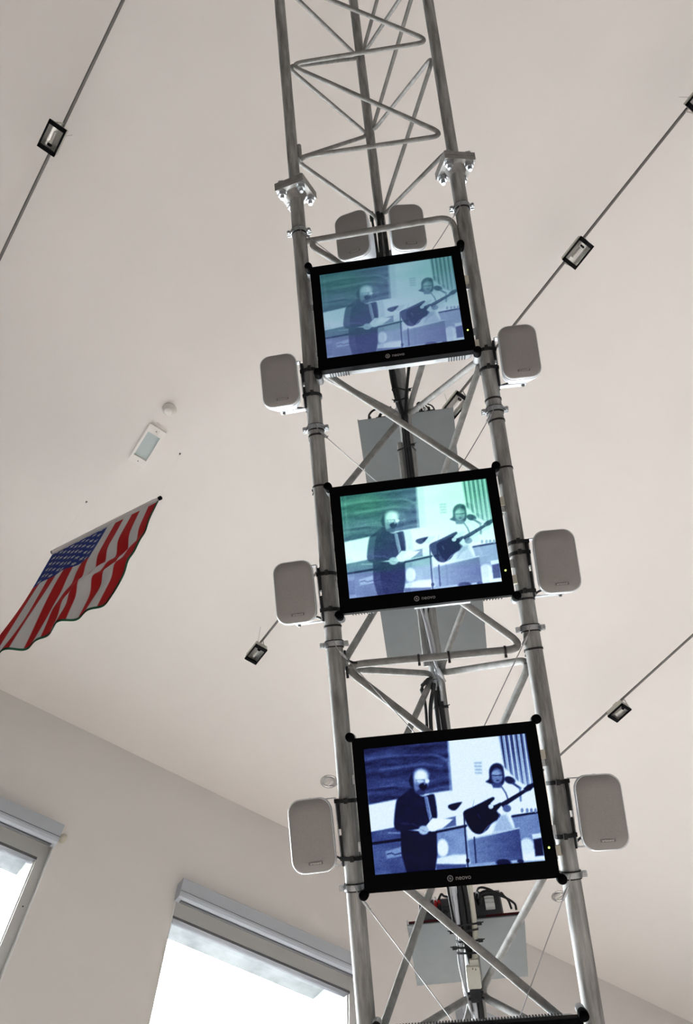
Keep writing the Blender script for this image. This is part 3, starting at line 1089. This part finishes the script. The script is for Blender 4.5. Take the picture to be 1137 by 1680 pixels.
# lower shelf: rubber mat, two players with plugs
mat_o = MB().box((-.148, -.12, -.0003), (.148, -.0024, .010))
mt = mat_o.build('rubber_mat', 'rubber')
mt.matrix_world = SHM_W[2] @ Matrix.Translation((0, 0, .0032))
tag(mt, 'thick black rubber mat with red lens-fringe strips lying on the lower shelf under the players', 'mat')
MB().box((-.146, -.0030, .004), (-.04, -.0014, .009)).build('red_fringe', 'dark_red', mt)  # red colour fringe of the lens, added as thin strips on the mat
MB().box((.055, -.0030, .004), (.140, -.0014, .009)).build('red_fringe', 'dark_red', mt)
MZ = Matrix.Translation((0, 0, .010))


def plug(r, x, y, z, ln, col, rad=.005):
    return MB().lathe([(rad, 0), (rad, ln * .55), (rad * .6, ln), (0, ln)], (x, y, z), (0, 1, 0), 10).build('plug', col, r)


d1 = device(SHM_W[2] @ MZ, -.066, -.045, .105, .075, .062, 'grey player with red and white plugs on the lower shelf')
for k, col in enumerate(('white_plastic', 'red', 'red', 'rubber')):
    plug(d1, -.006 + .009 * (k % 2), .0385, .052 - .011 * (k // 2) - .010 * (k % 2), .02, col)
MB().tube(smooth_path([(.002, .055, .045), (.012, .065, .055), (.020, .062, .050), (.045, .05, .052)], 6), .003, 7).build('lead', 'rubber', d1)
zz = MB()
zz.tube([( .012 + .0055 * k, .040, .022 + (.005 if k % 2 else -.003)) for k in range(8)], .0018, 6)
zz.tube([( .012 + .0055 * k, .040, .036 + (.002 if k % 2 else -.002)) for k in range(8)], .0016, 6)
zz.build('lead', 'rubber', d1)
d2 = device(SHM_W[2] @ MZ, .052, -.045, .100, .075, .072, 'dark player with white plugs and curling black leads on the lower shelf')
for k in range(3):
    MB().box((.006, .0385, .016 + .013 * k), (.030, .052, .026 + .013 * k)).build('plug', 'white_plastic', d2)
for pts in ([(-.016, .038, .05), (-.006, .075, .055), (.020, .075, .050), (.045, .06, .042), (.052, .055, .050), (.058, .05, .044)],
            [(-.014, .038, .042), (.000, .07, .046), (.03, .08, .038), (.062, .07, .022), (.070, .062, -.004)],
            [(-.012, .038, .034), (.004, .07, .036), (.045, .07, .032), (.078, .064, .012), (.082, .060, -.006)],
            [(-.014, .038, .058), (-.010, .066, .050), (-.006, .078, .032), (-.008, .072, .010)]):
    MB().tube(smooth_path(pts, 6), .0030, 7).build('lead', 'rubber', d2)

# upper shelf: adapters and curled leads
d3 = device(SHM_W[0], -.045, -.035, .10, .060, .020, 'flat black adapter with looped lead on the upper shelf', 'rubber')
MB().tube(smooth_path([(-.068, -.02, .006), (-.070, .030, .008), (-.068, .035, .040), (-.050, .040, .062), (-.020, .040, .058), (.004, .045, .052)], 7), .0034, 8).build('lead', 'rubber', d3)
MB().tube(smooth_path([(-.040, .030, .008), (-.028, .044, .014), (-.014, .038, .022), (.006, .046, .024)], 6), .0045, 8).build('lead', 'rubber', d3)
MB().lathe([(.006, 0), (.006, .02), (.003, .03)], (-.070, .028, .006), (.05, 0, 1), 10).build('plug', 'rubber', d3)
d4 = device(SHM_W[0], .055, -.04, .085, .07, .022, 'small grey player with curled leads on the upper shelf')
for pts in ([(-.014, .034, .012), (-.012, .05, .050), (.006, .05, .050), (.032, .045, .028), (.040, .034, .010)],
            [(-.012, .034, .010), (-.010, .055, .042), (.004, .052, .038), (.018, .045, .018), (.020, .034, .010)],
            [(-.010, .034, .008), (-.004, .05, .030), (.006, .048, .022), (.008, .034, .010)]):
    MB().tube(smooth_path(pts, 6), .0024, 7).build('lead', 'rubber', d4)
for k in range(4):
    plug(d4, -.014 + .012 * k, .0345, .008, .016, 'rubber' if k % 2 else 'trim', .004)

# ================================================================== CABLES ON THE REAR LEG
RUNS = []


def run(name, pts, r, material, label, group='cables running down the rear leg', stiff=False):
    P = np.array([tuple(p) for p in smooth_path(pts, 12)])
    d = np.r_[0, np.cumsum(np.linalg.norm(np.diff(P, axis=0), axis=1))]
    q = np.linspace(0, d[-1], max(5, int(d[-1] / .008)))
    RUNS.append(dict(name=name, P=np.stack([np.interp(q, d, P[:, k]) for k in range(3)], 1), r=r, m=material, label=label, group=group, stiff=stiff))
    return RUNS[-1]


F = RN + .022      # front of the rear leg
run('power_cable', [(.000, 1.86, F + .006), (-.010, 1.62, F + .008), (-.016, 1.30, F + .008), (-.012, 1.18, F + .01), (.000, 1.07, F + .012), (.002, .95, F + .01), (.002, .86, F + .008), (.000, .7, F + .006), (-.006, .5, F + .01)], .0060, 'rubber', 'thick black cable running down the rear leg past the upper shelf')
run('power_cable', [(.040, 1.28, F + .035), (.022, 1.20, F + .030), (.008, 1.12, F + .022), (.006, 1.0, F + .016), (.006, .86, F + .012), (.004, .70, F + .01)], .0048, 'rubber', 'black cable dropping from the dim top monitor onto the rear leg')
run('signal_cable', [(-.020, 1.88, F), (-.022, 1.75, F + .006), (-.018, 1.6, F + .01), (-.022, 1.4, F + .01), (-.024, 1.27, F + .01), (-.012, 1.15, F + .006), (-.006, 1.05, F + .004), (-.004, .9, F + .004)], .0040, 'rubber', 'thin black cable on the rear leg behind the two rear speakers')
run('signal_cable', [(.012, 1.86, F), (.014, 1.70, F + .004), (.012, 1.55, F + .008), (.010, 1.4, F + .008)], .0045, 'rubber', 'black cable between the two rear speakers', )
run('conduit', [(-.021, 1.03, F - .007), (-.021, .8, F - .007), (-.021, .6, F - .007), (-.021, .35, F - .007)], .0085, 'steel_thin', 'grey steel conduit clipped along the rear leg behind the mint-green monitor', stiff=True)
run('signal_cable', [(-.004, .52, F + .012), (-.012, .47, F + .014), (.002, .44, F + .018), (.010, .41, F + .018), (.004, .375, F + .016), (.000, .34, F + .012), (.010, .30, F + .012), (.008, .25, F + .012)], .0042, 'grey_cable', 'grey cable looping on the rear leg under the mint-green monitor')
run('signal_cable', [(-.016, .52, F + .014), (-.010, .48, F + .02), (-.004, .45, F + .018), (.002, .40, F + .014), (-.004, .36, F + .012), (.006, .33, F + .018), (.014, .30, F + .014)], .0036, 'grey_cable', 'pale grey cable twisting round another under the mint-green monitor')
run('power_cable', [(-.008, .53, F + .010), (-.018, .48, F + .014), (-.008, .46, F + .014), (.006, .50, F + .014), (.010, .54, F + .010)], .0030, 'rubber', 'short black cable loop hanging below the mint-green monitor')
run('power_cable', [(.008, .30, F + .010), (.006, .22, F + .008), (.008, .1, F + .008), (.004, -.1, F + .008), (-.002, -.24, F + .008), (.002, -.34, F + .01), (.006, -.45, F + .012), (.004, -.62, F + .01)], .0085, 'rubber', 'heavy black cable running down the rear leg behind the blue-toned monitor')
run('power_cable', [(.000, .31, F + .010), (-.008, .22, F + .014), (-.006, .1, F + .012), (-.004, -.1, F + .010), (.006, -.24, F + .008), (.008, -.34, F + .006)], .0060, 'rubber', 'black cable beside the heavy one on the rear leg behind the blue-toned monitor')
run('signal_cable', [(-.006, .315, F + .016), (-.030, .290, F + .016), (-.036, .262, F + .02), (-.030, .235, F + .02), (-.036, .205, F + .02), (-.044, .175, F + .02), (-.040, .12, F + .018)], .0042, 'rubber', 'black cable sagging off the rear leg above the blue-toned monitor')
run('signal_cable', [(-.010, .300, F + .02), (-.024, .270, F + .022), (-.026, .24, F + .024), (-.030, .21, F + .024), (-.030, .17, F + .022), (-.030, .1, F + .02)], .0055, 'rubber', 'thick black sagging cable end above the blue-toned monitor')
run('signal_cable', [(-.022, -.1, F + .012), (-.020, -.2, F + .012), (-.014, -.30, F + .012), (-.016, -.38, F + .014), (-.020, -.43, F + .014), (-.008, -.48, F + .014), (.000, -.60, F + .012)], .0058, 'white_cable', 'thick white cable on the rear leg in front of the lower shelf')
run('signal_cable', [(-.028, -.1, F + .008), (-.030, -.22, F + .008), (-.022, -.33, F + .01), (-.026, -.40, F + .014), (-.016, -.455, F + .018), (-.010, -.50, F + .018), (-.012, -.60, F + .014)], .0028, 'grey_cable', 'thin grey cable beside the white one in front of the lower shelf')
run('signal_cable', [(-.034, -.1, F + .006), (-.036, -.2, F + .008), (-.030, -.28, F + .01), (-.022, -.32, F + .012)], .0036, 'rubber', 'thin black cable end hanging by the players on the lower shelf')
run('signal_cable', [(-.040, -.288, F + .02), (-.044, -.300, F + .03), (-.036, -.315, F + .026), (-.020, -.325, F + .02)], .0030, 'rubber', 'short black lead curling off the white cable by the lower shelf')
run('wiring_duct', [(.021, -.12, F + .002), (.021, -.2, F + .002), (.021, -.3, F + .003), (.018, -.345, F + .010), (.010, -.378, F + .026)], .0075, 'beige', 'beige wiring duct on the rear leg above the connector box', stiff=True)
# thin lead from the flag-side clamp to the cross bar under the mint monitor
run('signal_cable', [(-S + .0236, .362, .002), (-S + .0236, .350, .006), (-S + .028, .340, .0115), (-S + .038, .332, .0120), (-S + .052, .330, .0105)], .0030, 'rubber', 'short black lead from the flag-side leg to the cross bar under the mint monitor', 'short leads on the legs', stiff=True)



def ease(runs, steps=230):
    """let the cables lie beside each other, on the leg and around the bars instead of through them"""
    lace = []
    for seg, r in LACE:
        for p, q in zip(seg[:-1], seg[1:]):
            if True:
                k = max(1, int((q - p).length / .004))
                lace += [(*p.lerp(q, i / k), r) for i in range(k)]
    for sd in (-1, 1):                                    # arms of the two rear speakers
        for i in range(20):
            lace.append((RX + sd * (.018 + .034 * i / 19), 1.60, RN + .002, .006))
    lace = np.array([l for l in lace if math.hypot(l[0] - RX, l[2] - RN) < .085 and -.7 < l[1] < 1.95])
    for it in range(steps):
        allp = np.concatenate([c['P'] for c in runs])
        rad = np.concatenate([c['R'] for c in runs])
        own = np.concatenate([[i] * len(c['P']) for i, c in enumerate(runs)])
        stf = np.concatenate([[c['stiff']] * len(c['P']) for c in runs])
        for i, c in enumerate(runs):
            if c['stiff']:
                continue
            P = c['P']
            mv = np.zeros_like(P)
            o = (own != i) & (allp[:, 1] > P[:, 1].min() - .03) & (allp[:, 1] < P[:, 1].max() + .03)
            lc = lace[(lace[:, 1] > P[:, 1].min() - .03) & (lace[:, 1] < P[:, 1].max() + .03)]
            for Q, R_, w_ in ((allp[o], rad[o], np.where(stf[o], 1., .5)), (lc[:, :3], lc[:, 3], np.ones(len(lc)))):
                if not len(Q):
                    continue
                d = P[:, None] - Q[None]
                dist = np.linalg.norm(d, axis=2) + 1e-9
                pen = np.clip(c['R'][:, None] + R_[None] - dist, 0, None)
                d = d + np.array([0, 0, 2e-3])
                d[..., 1] *= .1
                d /= np.linalg.norm(d, axis=2, keepdims=True) + 1e-9
                j = pen.argmax(1)
                k = np.arange(len(P))
                mv += d[k, j] * (pen[k, j] * w_[j])[:, None]
            P = P + mv * .6
            sm = P.copy()
            sm[1:-1] = .25 * P[:-2] + .5 * P[1:-1] + .25 * P[2:]
            P = P * .75 + sm * .25 if it < steps - 30 else P
            # the rear leg, the bolted flange, the connector box
            v_ = P[:, [0, 2]] - np.array([RX, RN])
            l = np.linalg.norm(v_, axis=1)
            need = .0200 + c['R']
            fix = l < need
            P[fix, 0] = RX + v_[fix, 0] / l[fix] * need[fix]
            P[fix, 2] = RN + v_[fix, 1] / l[fix] * need[fix]
            fl = (np.abs(P[:, 1] - 1.69) < .048) & (np.abs(P[:, 0] - RX) < .058)
            P[fl, 2] = np.maximum(P[fl, 2], RN + .0462 + c['R'][fl])
            bx = (P[:, 1] < -.368) & (P[:, 1] > -.472)
            side_ = bx & (P[:, 0] < -.006)
            P[side_, 0] = np.minimum(P[side_, 0], -.0142 - c['R'][side_])
            mid = bx & ~side_
            P[mid, 2] = np.minimum(P[mid, 2], -.3535 - c['R'][mid])
            c['P'] = P


for c in RUNS:
    t_ = c['P'][:, 1]
    c['R'] = np.full(len(t_), c['r'])
    if not c['stiff']:
        for lo_, hi_, rr in ((.262, .345, .0066), (1.045, 1.10, .0050), (1.62, 1.885, .0068)):
            c['R'] = np.where((t_ > lo_) & (t_ < hi_), np.maximum(c['R'], rr), c['R'])
ease(RUNS)
for c in RUNS:
    P = [Vector(p) for p in c['P']]
    o = MB().tube([p - P[0] for p in P], c['r'], 8).build(c['name'], c['m'])
    o.matrix_world = T(*P[0])
    tag(o, c['label'], 'cable', c['group'])


def on_cable(i, t):
    P = RUNS[i]['P']
    k = int(np.abs(P[:, 1] - t).argmin())
    a_, b_ = P[max(0, k - 1)], P[min(len(P) - 1, k + 1)]
    return Vector(P[k]), Vector(b_ - a_).normalized()


def inline(root, o, i, t, ln, r, m_):
    """a connector body threaded on cable i at height t"""
    p, d = on_cable(i, t)
    MB().lathe([(r * .6, -ln / 2 - .003), (r, -ln / 2), (r, ln * .1), (r * .85, ln * .12), (r * .85, ln / 2), (r * .5, ln / 2 + .003)], p - Vector(o), d, 10).build('coupling', m_, root)


IX = {c['label']: k for k, c in enumerate(RUNS)}
ci = lambda key: next(k for l, k in IX.items() if l.startswith(key))
o_ = (-.002, .305, F + .016)
cp = thing('cable_coupling', 'cluster of metal and black cable couplings on the rear leg under the mint monitor', 'connector', T(*o_))
for key, t, m_ in (('grey cable looping', .335, 'zinc'), ('grey cable looping', .290, 'zinc'), ('pale grey', .320, 'trim'), ('heavy black', .282, 'rubber'), ('black cable beside', .290, 'zinc'),
                   ('black cable sagging', .303, 'rubber'), ('black cable sagging', .272, 'rubber'), ('thick black sagging', .282, 'rubber')):
    inline(cp, o_, ci(key), t, .026, max(.0062, RUNS[ci(key)]['r'] + .0012), m_)
o_ = (-.020, 1.075, F + .012)
c2 = thing('cable_coupling', 'black plug bunch on the rear leg in front of the upper shelf', 'connector', T(*o_))
for key, t in (('thick black cable running', 1.085), ('black cable dropping', 1.070), ('thin black cable on', 1.088), ('thin black cable on', 1.060), ('black cable dropping', 1.095)):
    inline(c2, o_, ci(key), t, .018, RUNS[ci(key)]['r'] + .0012, 'rubber')
o_ = (0, 1.86, F + .01)
c3 = thing('cable_coupling', 'black ties and plugs on the rear leg between the two rear speakers', 'connector', T(*o_))
for key in ('thick black cable running', 'thin black cable on', 'black cable between'):
    inline(c3, o_, ci(key), 1.855, .024, .0072, 'rubber')
    p_ = RUNS[ci(key)]['P']
    sl = [Vector(p) - Vector(o_) for p in p_ if 1.60 < p[1] < 1.80]
    MB().tube(sl, .0068, 8).build('sleeve', 'rubber', c3)
# beige connector box and black plug below it
jb = thing('junction_box', 'beige plastic connector box on the rear leg in front of the lower shelf', 'connector box', T(.003, -.412, F + .034))
MB().loops([[(px, py, z) for px, py, _ in rrect(.033, .048, .004, 2)] for z in (-.012, .012)], smooth=False).build('case', 'beige', jb)
MB().box((-.006, .0235, -.009), (.016, .038, .008)).build('cable_entry', 'beige', jb)
MB().box((-.001, .018, .012), (.001, .022, .0128)).box((.006, .016, .012), (.008, .020, .0128)).build('latch', 'dark_vent', jb)
bp = thing('power_plug', 'black plug with side screws under the beige connector box', 'plug', T(.002, -.450, F + .034))
MB().loops([[(px, py, z) for px, py, _ in rrect(.026, .030, .005, 2)] for z in (-.010, .012)], smooth=False).build('body', 'rubber', bp)
MB().cyl((-.019, .004, .006), (.020, .004, .006), .0035, 8).cyl((-.018, -.008, .006), (.020, -.008, .006), .003, 8).build('screw', 'rubber', bp)
for t, sd in ((-.300, 1), (-.337, 1), (-.362, 1), (-.313, -1), (-.350, -1), (.372, 1), (.235, 1), (1.005, 1), (1.160, -1), (1.205, 1)):
    mb = MB()
    outl = [circ(0, 0, .0203)]
    for c in RUNS:
        k_ = int(np.abs(c['P'][:, 1] - t).argmin())
        p_ = c['P'][k_]
        if abs(p_[1] - t) < .006 and math.hypot(p_[0] - RX, p_[2] - RN) < .050:
            outl.append(circ(p_[0] - RX, p_[2] - RN, c['r'] + .0004))
    H_ = loop_band(mb, outl, 0, .0044, .0015)
    hx_, hn_ = max(H_, key=lambda p: p[0] * sd + p[1] * .6)
    mb.box((-.006, -.0035, -.004), (.006, .0035, .005), None, (hx_ + sd * .0055, 0, hn_ + .0045))
    mb.cyl((hx_ + sd * .008, 0, hn_ + .005), (hx_ + sd * .016, .004, hn_ + .010), .0014, 6)
    o = mb.build('cable_tie', 'rubber')
    o.matrix_world = T(RX, t, RN)
    tag(o, 'black cable tie binding cables to the rear leg ' + ('in front of the lower shelf' if t < 0 else 'in front of the upper shelf' if t > .9 else 'above the cross bar' if t > .3 else 'just above the blue monitor'), 'cable tie', 'cable ties on the rear leg')
# ================================================================== CEILING FITTINGS
RAILZ = EYE + 4.56
RAILS = [(1.15, 'dark lighting rail nearest the flag, carrying a single visible floodlight'), (-1.44, 'dark lighting rail passing behind the tower with several floodlights'), (-3.90, 'dark lighting rail farthest from the flag')]
for y, lab in RAILS:
    r = thing('lighting_rail', lab, 'lighting rail', Matrix.Translation((0, y, RAILZ)), 'lighting rails under the ceiling')
    MB().tube([(-3.4, 0, 0), (3.215, 0, 0)], .0085, 8).build('rail', 'rod', r)
    for x in (-2.9, -1.02, 1.01, 3.205):
        MB().tube([(x, 0, 0), (x, 0, CZ - RAILZ)], .0011, 6).build('hanger_wire', 'wire', r)


def flood(x, y, label, flip=False, tilt=0.):
    m = Matrix.Translation((x, y, RAILZ)) @ Matrix.Rotation(PI if flip else 0, 4, 'Z')
    r = thing('floodlight', label, 'floodlight', m, 'floodlights on the rails')
    L, Wd = .152, .094
    # stirrup gripping the rail
    MB().lathe([(.014, -.018), (.014, .018)], (0, 0, 0), (1, 0, 0), 12).box((-.02, -.02, -.024), (.02, .02, -.008)).build('rail_grip', 'lamp_body', r)
    body = MB()
    z0, z1 = -.086, -.022
    lo = [(-.5, -.5), (.5, -.5), (.5, .5), (-.5, .5)]
    body.loops([[(a * L * .55, b * Wd * .6, z1) for a, b in lo], [(a * L * .9, b * Wd * .92, z1 - .016) for a, b in lo], [(a * L * .98, b * Wd * .98, z0) for a, b in lo]][::-1], smooth=False, cap0=False)
    body.build('housing', 'lamp_body', r)
    fr = MB()
    e, s_ = .021, .0075
    for (xa, xb, ya, yb) in ((-L / 2, -L / 2 + e, -Wd / 2, Wd / 2), (L / 2 - e, L / 2, -Wd / 2, Wd / 2), (-L / 2, L / 2, -Wd / 2, -Wd / 2 + s_), (-L / 2, L / 2, Wd / 2 - s_, Wd / 2)):
        fr.box((xa, ya, z0 - .010), (xb, yb, z0 + .004))
    fr.build('front_frame', 'lamp_black', r)
    rf = MB()
    n = 9
    rows = []
    for i in range(n):
        yy = -Wd / 2 + s_ + (Wd - 2 * s_) * i / (n - 1)
        zz_ = z0 + .026 * math.sqrt(max(0, 1 - (2 * i / (n - 1) - 1) ** 2))
        rows.append([(-L / 2 + e - .004, yy, zz_), (L / 2 - e + .004, yy, zz_)])
    vs = [p for q in rows for p in q]
    rf.add(vs, [(2 * i, 2 * i + 1, 2 * i + 3, 2 * i + 2) for i in range(n - 1)], True)
    rf.build('reflector', 'reflector', r)
    MB().cyl((-.030, 0, z0 + .012), (.034, 0, z0 + .012), .0075, 12).build('lamp_tube', 'tube', r)
    MB().lathe([(.0125, 0), (.0125, .010)], (-.044, 0, z0 + .011), (1, 0, 0), 12).build('lamp_holder', 'lamp_black', r)
    MB().box((-L / 2 + .004, -Wd / 2 + .004, z0 - .0065), (L / 2 - .004, Wd / 2 - .004, z0 - .005)).build('cover_glass', 'glass', r)
    for sx in (-1, 1):
        MB().tube([(sx * (L / 2 - .004), -Wd / 2 + .02, z0 + .004), (sx * (L / 2 + .004), 0, z1 + .004), (sx * .02, 0, -.016)], .0035, 6).build('stirrup', 'lamp_body', r)
    return r


flood(1.012, 1.15, 'black-framed floodlight on the rail nearest the flag', True)
flood(-.105, -1.44, 'black-framed floodlight on the middle rail, above the speaker of the top monitor')
flood(-1.02, -1.44, 'black-framed floodlight on the middle rail, farthest from the window wall')
flood(.958, -1.44, 'black-framed floodlight on the middle rail, seen through the tower lattice below the dim monitor')
flood(3.205, -1.44, 'black-framed floodlight on the middle rail, beside the speaker of the mint monitor')
flood(2.13, -3.90, 'black-framed floodlight on the rail farthest from the flag')

# smoke detector
r = thing('smoke_detector', 'round off-white smoke detector on the ceiling beside the emergency light', 'smoke detector', Matrix.Translation((2.10, -.062, CZ)) @ Matrix.Diagonal((.86, .86, 1, 1)))
MB().lathe([(.054, 0), (.054, -.012), (.050, -.018), (.046, -.019)], (0, 0, 0), (0, 0, 1), 28).build('base', 'det', r)
MB().lathe([(.046, -.018), (.042, -.030), (.036, -.030), (.034, -.040), (.028, -.046), (0, -.047)], (0, 0, 0), (0, 0, 1), 28).build('sensor_head', 'det', r)
# emergency light
r = thing('emergency_light', 'white rectangular emergency light with pale blue-grey diffuser on the ceiling', 'emergency light', Matrix.Translation((2.40, -.066, CZ)))
Lx, Ly, h = .305, .118, .020
fr = MB()
ix0, ix1, iy = -.098, .098, .044
for a, b, c_, d in ((-Lx / 2, ix0, -Ly / 2, Ly / 2), (ix1, Lx / 2, -Ly / 2, Ly / 2), (ix0, ix1, -Ly / 2, -iy), (ix0, ix1, iy, Ly / 2)):
    fr.box((a, c_, -h), (b, d, 0))
fr.build('body', 'emer', r)
MB().box((ix0, -iy, -.007), (ix1, iy, 0)).build('diffuser', 'diff', r)
MB().lathe([(.004, 0), (.003, -.002), (0, -.002)], (-.126, 0, -h), (0, 0, 1), 8).lathe([(.004, 0), (.003, -.002), (0, -.002)], (.126, 0, -h), (0, 0, 1), 8).build('screw', 'screw', r)
# recessed downlights
for (x, y, lab) in ((4.205, -2.735, 'round recessed chrome downlight near the window wall beside the tower leg'), (4.18, -5.26, 'round recessed downlight near the window wall seen between the tower legs')):
    r = thing('downlight', lab, 'downlight', Matrix.Translation((x, y, CZ)), 'recessed downlights by the window wall')
    MB().lathe([(.074, 0), (.074, -.006), (.058, -.012), (.053, -.004)], (0, 0, 0), (0, 0, 1), 28).build('ring', 'chrome', r)
    MB().lathe([(.055, -.002), (.03, -.006), (0, -.007)], (0, 0, 0), (0, 0, 1), 24).build('lens', 'reflector', r)
    MB().cyl((-.035, .012, -.008), (.035, .012, -.008), .009, 10).cyl((-.035, -.014, -.008), (.035, -.014, -.008), .009, 10).build('lamp_tube', 'tube', r)

# ================================================================== FLAG
PZ = EYE + 4.13
PA, PB = Vector((3.005, .078, PZ)), Vector((2.330, -.268, PZ))
pd = (PB - PA).normalized()
pl_ = (PB - PA).length
FM = Matrix((pd, Vector((0, 0, 1)).cross(pd), Vector((0, 0, 1)))).transposed().to_4x4()
FM.translation = PA
flag = thing('hanging_flag', 'red, white and blue starred and striped flag hanging from a white pole under the ceiling', 'flag', FM)
MB().tube([(-.012, 0, 0), (pl_ + .012, 0, 0)], .011, 12).build('pole', 'pole', flag)
MB().lathe([(.0125, 0), (.0125, .016), (.008, .02)], (pl_ + .004, 0, 0), (1, 0, 0), 12).build('pole_cap', 'lamp_black', flag)
MB().lathe([(.0125, 0), (.0125, .010)], (-.016, 0, 0), (1, 0, 0), 12).build('pole_cap', 'gasket', flag)
DROP = 1.06
NU, NV = 156, 200


def fold(u, v):
    """sideways fold, and slight gathering of the cloth at the free end"""
    g = np.clip(v / 1.0, 0, 1)
    n = .036 * np.exp(-((v - .44 + .40 * (u - .75)) / .075) ** 2) * np.clip((u - .35) / .3, 0, 1) * np.clip((1.08 - u) / .25, 0, 1) - .035 * np.exp(-((v - .72 + .3 * (u - .75)) / .07) ** 2) * np.clip((u - .4) / .3, 0, 1) * np.clip((1.1 - u) / .25, 0, 1)
    n = n + .012 * g * np.sin(2 * PI * (u * 2.3 + .25 * v) + .6) + .014 * g ** 1.5 * np.sin(2 * PI * (u * 1.1 - .5 * v) + 2.2) + .012 * g * np.sin(2 * PI * (u * 4.6 + v * .8))
    x = .5 + (u - .5) * (1 - .02 * g)
    return x, n


def flag_sheet(inset, off, d_extra=0.):
    u, v = np.meshgrid(np.linspace(inset, 1 - inset, NU), np.linspace(0, 1, NV))
    x, n = fold(u, v)
    co = np.stack([x * pl_, n + off, -.004 - v * (DROP + d_extra)], -1)
    return u, v, co


def grid_obj(name, co, material, parent, col=None):
    nv, nu = co.shape[:2]
    idx = np.arange(nu * nv).reshape(nv, nu)
    f = np.stack([idx[1:, :-1], idx[1:, 1:], idx[:-1, 1:], idx[:-1, :-1]], -1).reshape(-1, 4)
    me = bpy.data.meshes.new(name)
    me.from_pydata(co.reshape(-1, 3).tolist(), [], f.tolist())
    me.polygons.foreach_set('use_smooth', [True] * len(me.polygons))
    if col is not None:
        ca = me.color_attributes.new('Col', 'FLOAT_COLOR', 'POINT')
        rgba = np.ones((nu * nv, 4), np.float32)
        rgba[:, :3] = col.reshape(-1, 3)
        ca.data.foreach_set('color', rgba.ravel())
    me.materials.append(M[material])
    me.update()
    o = bpy.data.objects.new(name, me)
    C.objects.link(o)
    o.parent = parent
    return o


u, v, co = flag_sheet(.004, 0)
stripe = np.floor(np.clip(u * 13, 0, 12.999)).astype(int)
red, white, navy = np.array((.40, .012, .014)), np.array((.60, .60, .61)), np.array((.012, .030, .19))
col = np.where((stripe % 2 == 0)[..., None], red, white)
canton = (u < 7 / 13) & (v < .37)
col = np.where(canton[..., None], navy, col)
for i in range(9):
    for j in range(11):
        if (i + j) % 2 == 0:
            su, sv = (i + 1) / 10 * 7 / 13, (j + 1) / 12 * .37
            du, dv = (u - su) * pl_, (v - sv) * DROP
            rr_ = np.hypot(du, dv)
            an = np.arctan2(dv, du)
            star = rr_ < .0165 * (.62 + .38 * np.cos(5 * an))
            col = np.where((star & canton)[..., None], white, col)
col = np.where((v < .035)[..., None], np.array((.62, .60, .61)), col)
grid_obj('flag_cloth', co, 'flag', flag, col)
side = -1 if (FM.to_3x3() @ Vector((0, 1, 0))).dot(-(PA + PB) / 2 + Vector((0, 0, EYE))) > 0 else 1
u2, v2, co2 = flag_sheet(-.006, side * .006, .012)
grid_obj('flag_lining', co2, 'green', flag)
MB().tube([(.004, 0, 0), (pl_ - .02, 0, 0)], .0135, 12).build('sleeve', 'pole', flag)
for x, nm in ((.0, 'a'), (pl_, 'b')):
    MB().tube([(x, 0, 0), (x, 0, CZ - PZ)], .0003, 4).build('nylon_line', 'nylon', flag)
    MB().lathe([(.006, CZ - PZ), (.006, CZ - PZ - .003), (.003, CZ - PZ - .005), (.003, CZ - PZ - .016), (0, CZ - PZ - .016)], (x, 0, 0), (0, 0, 1), 10).build('ceiling_hook', 'screw', flag)
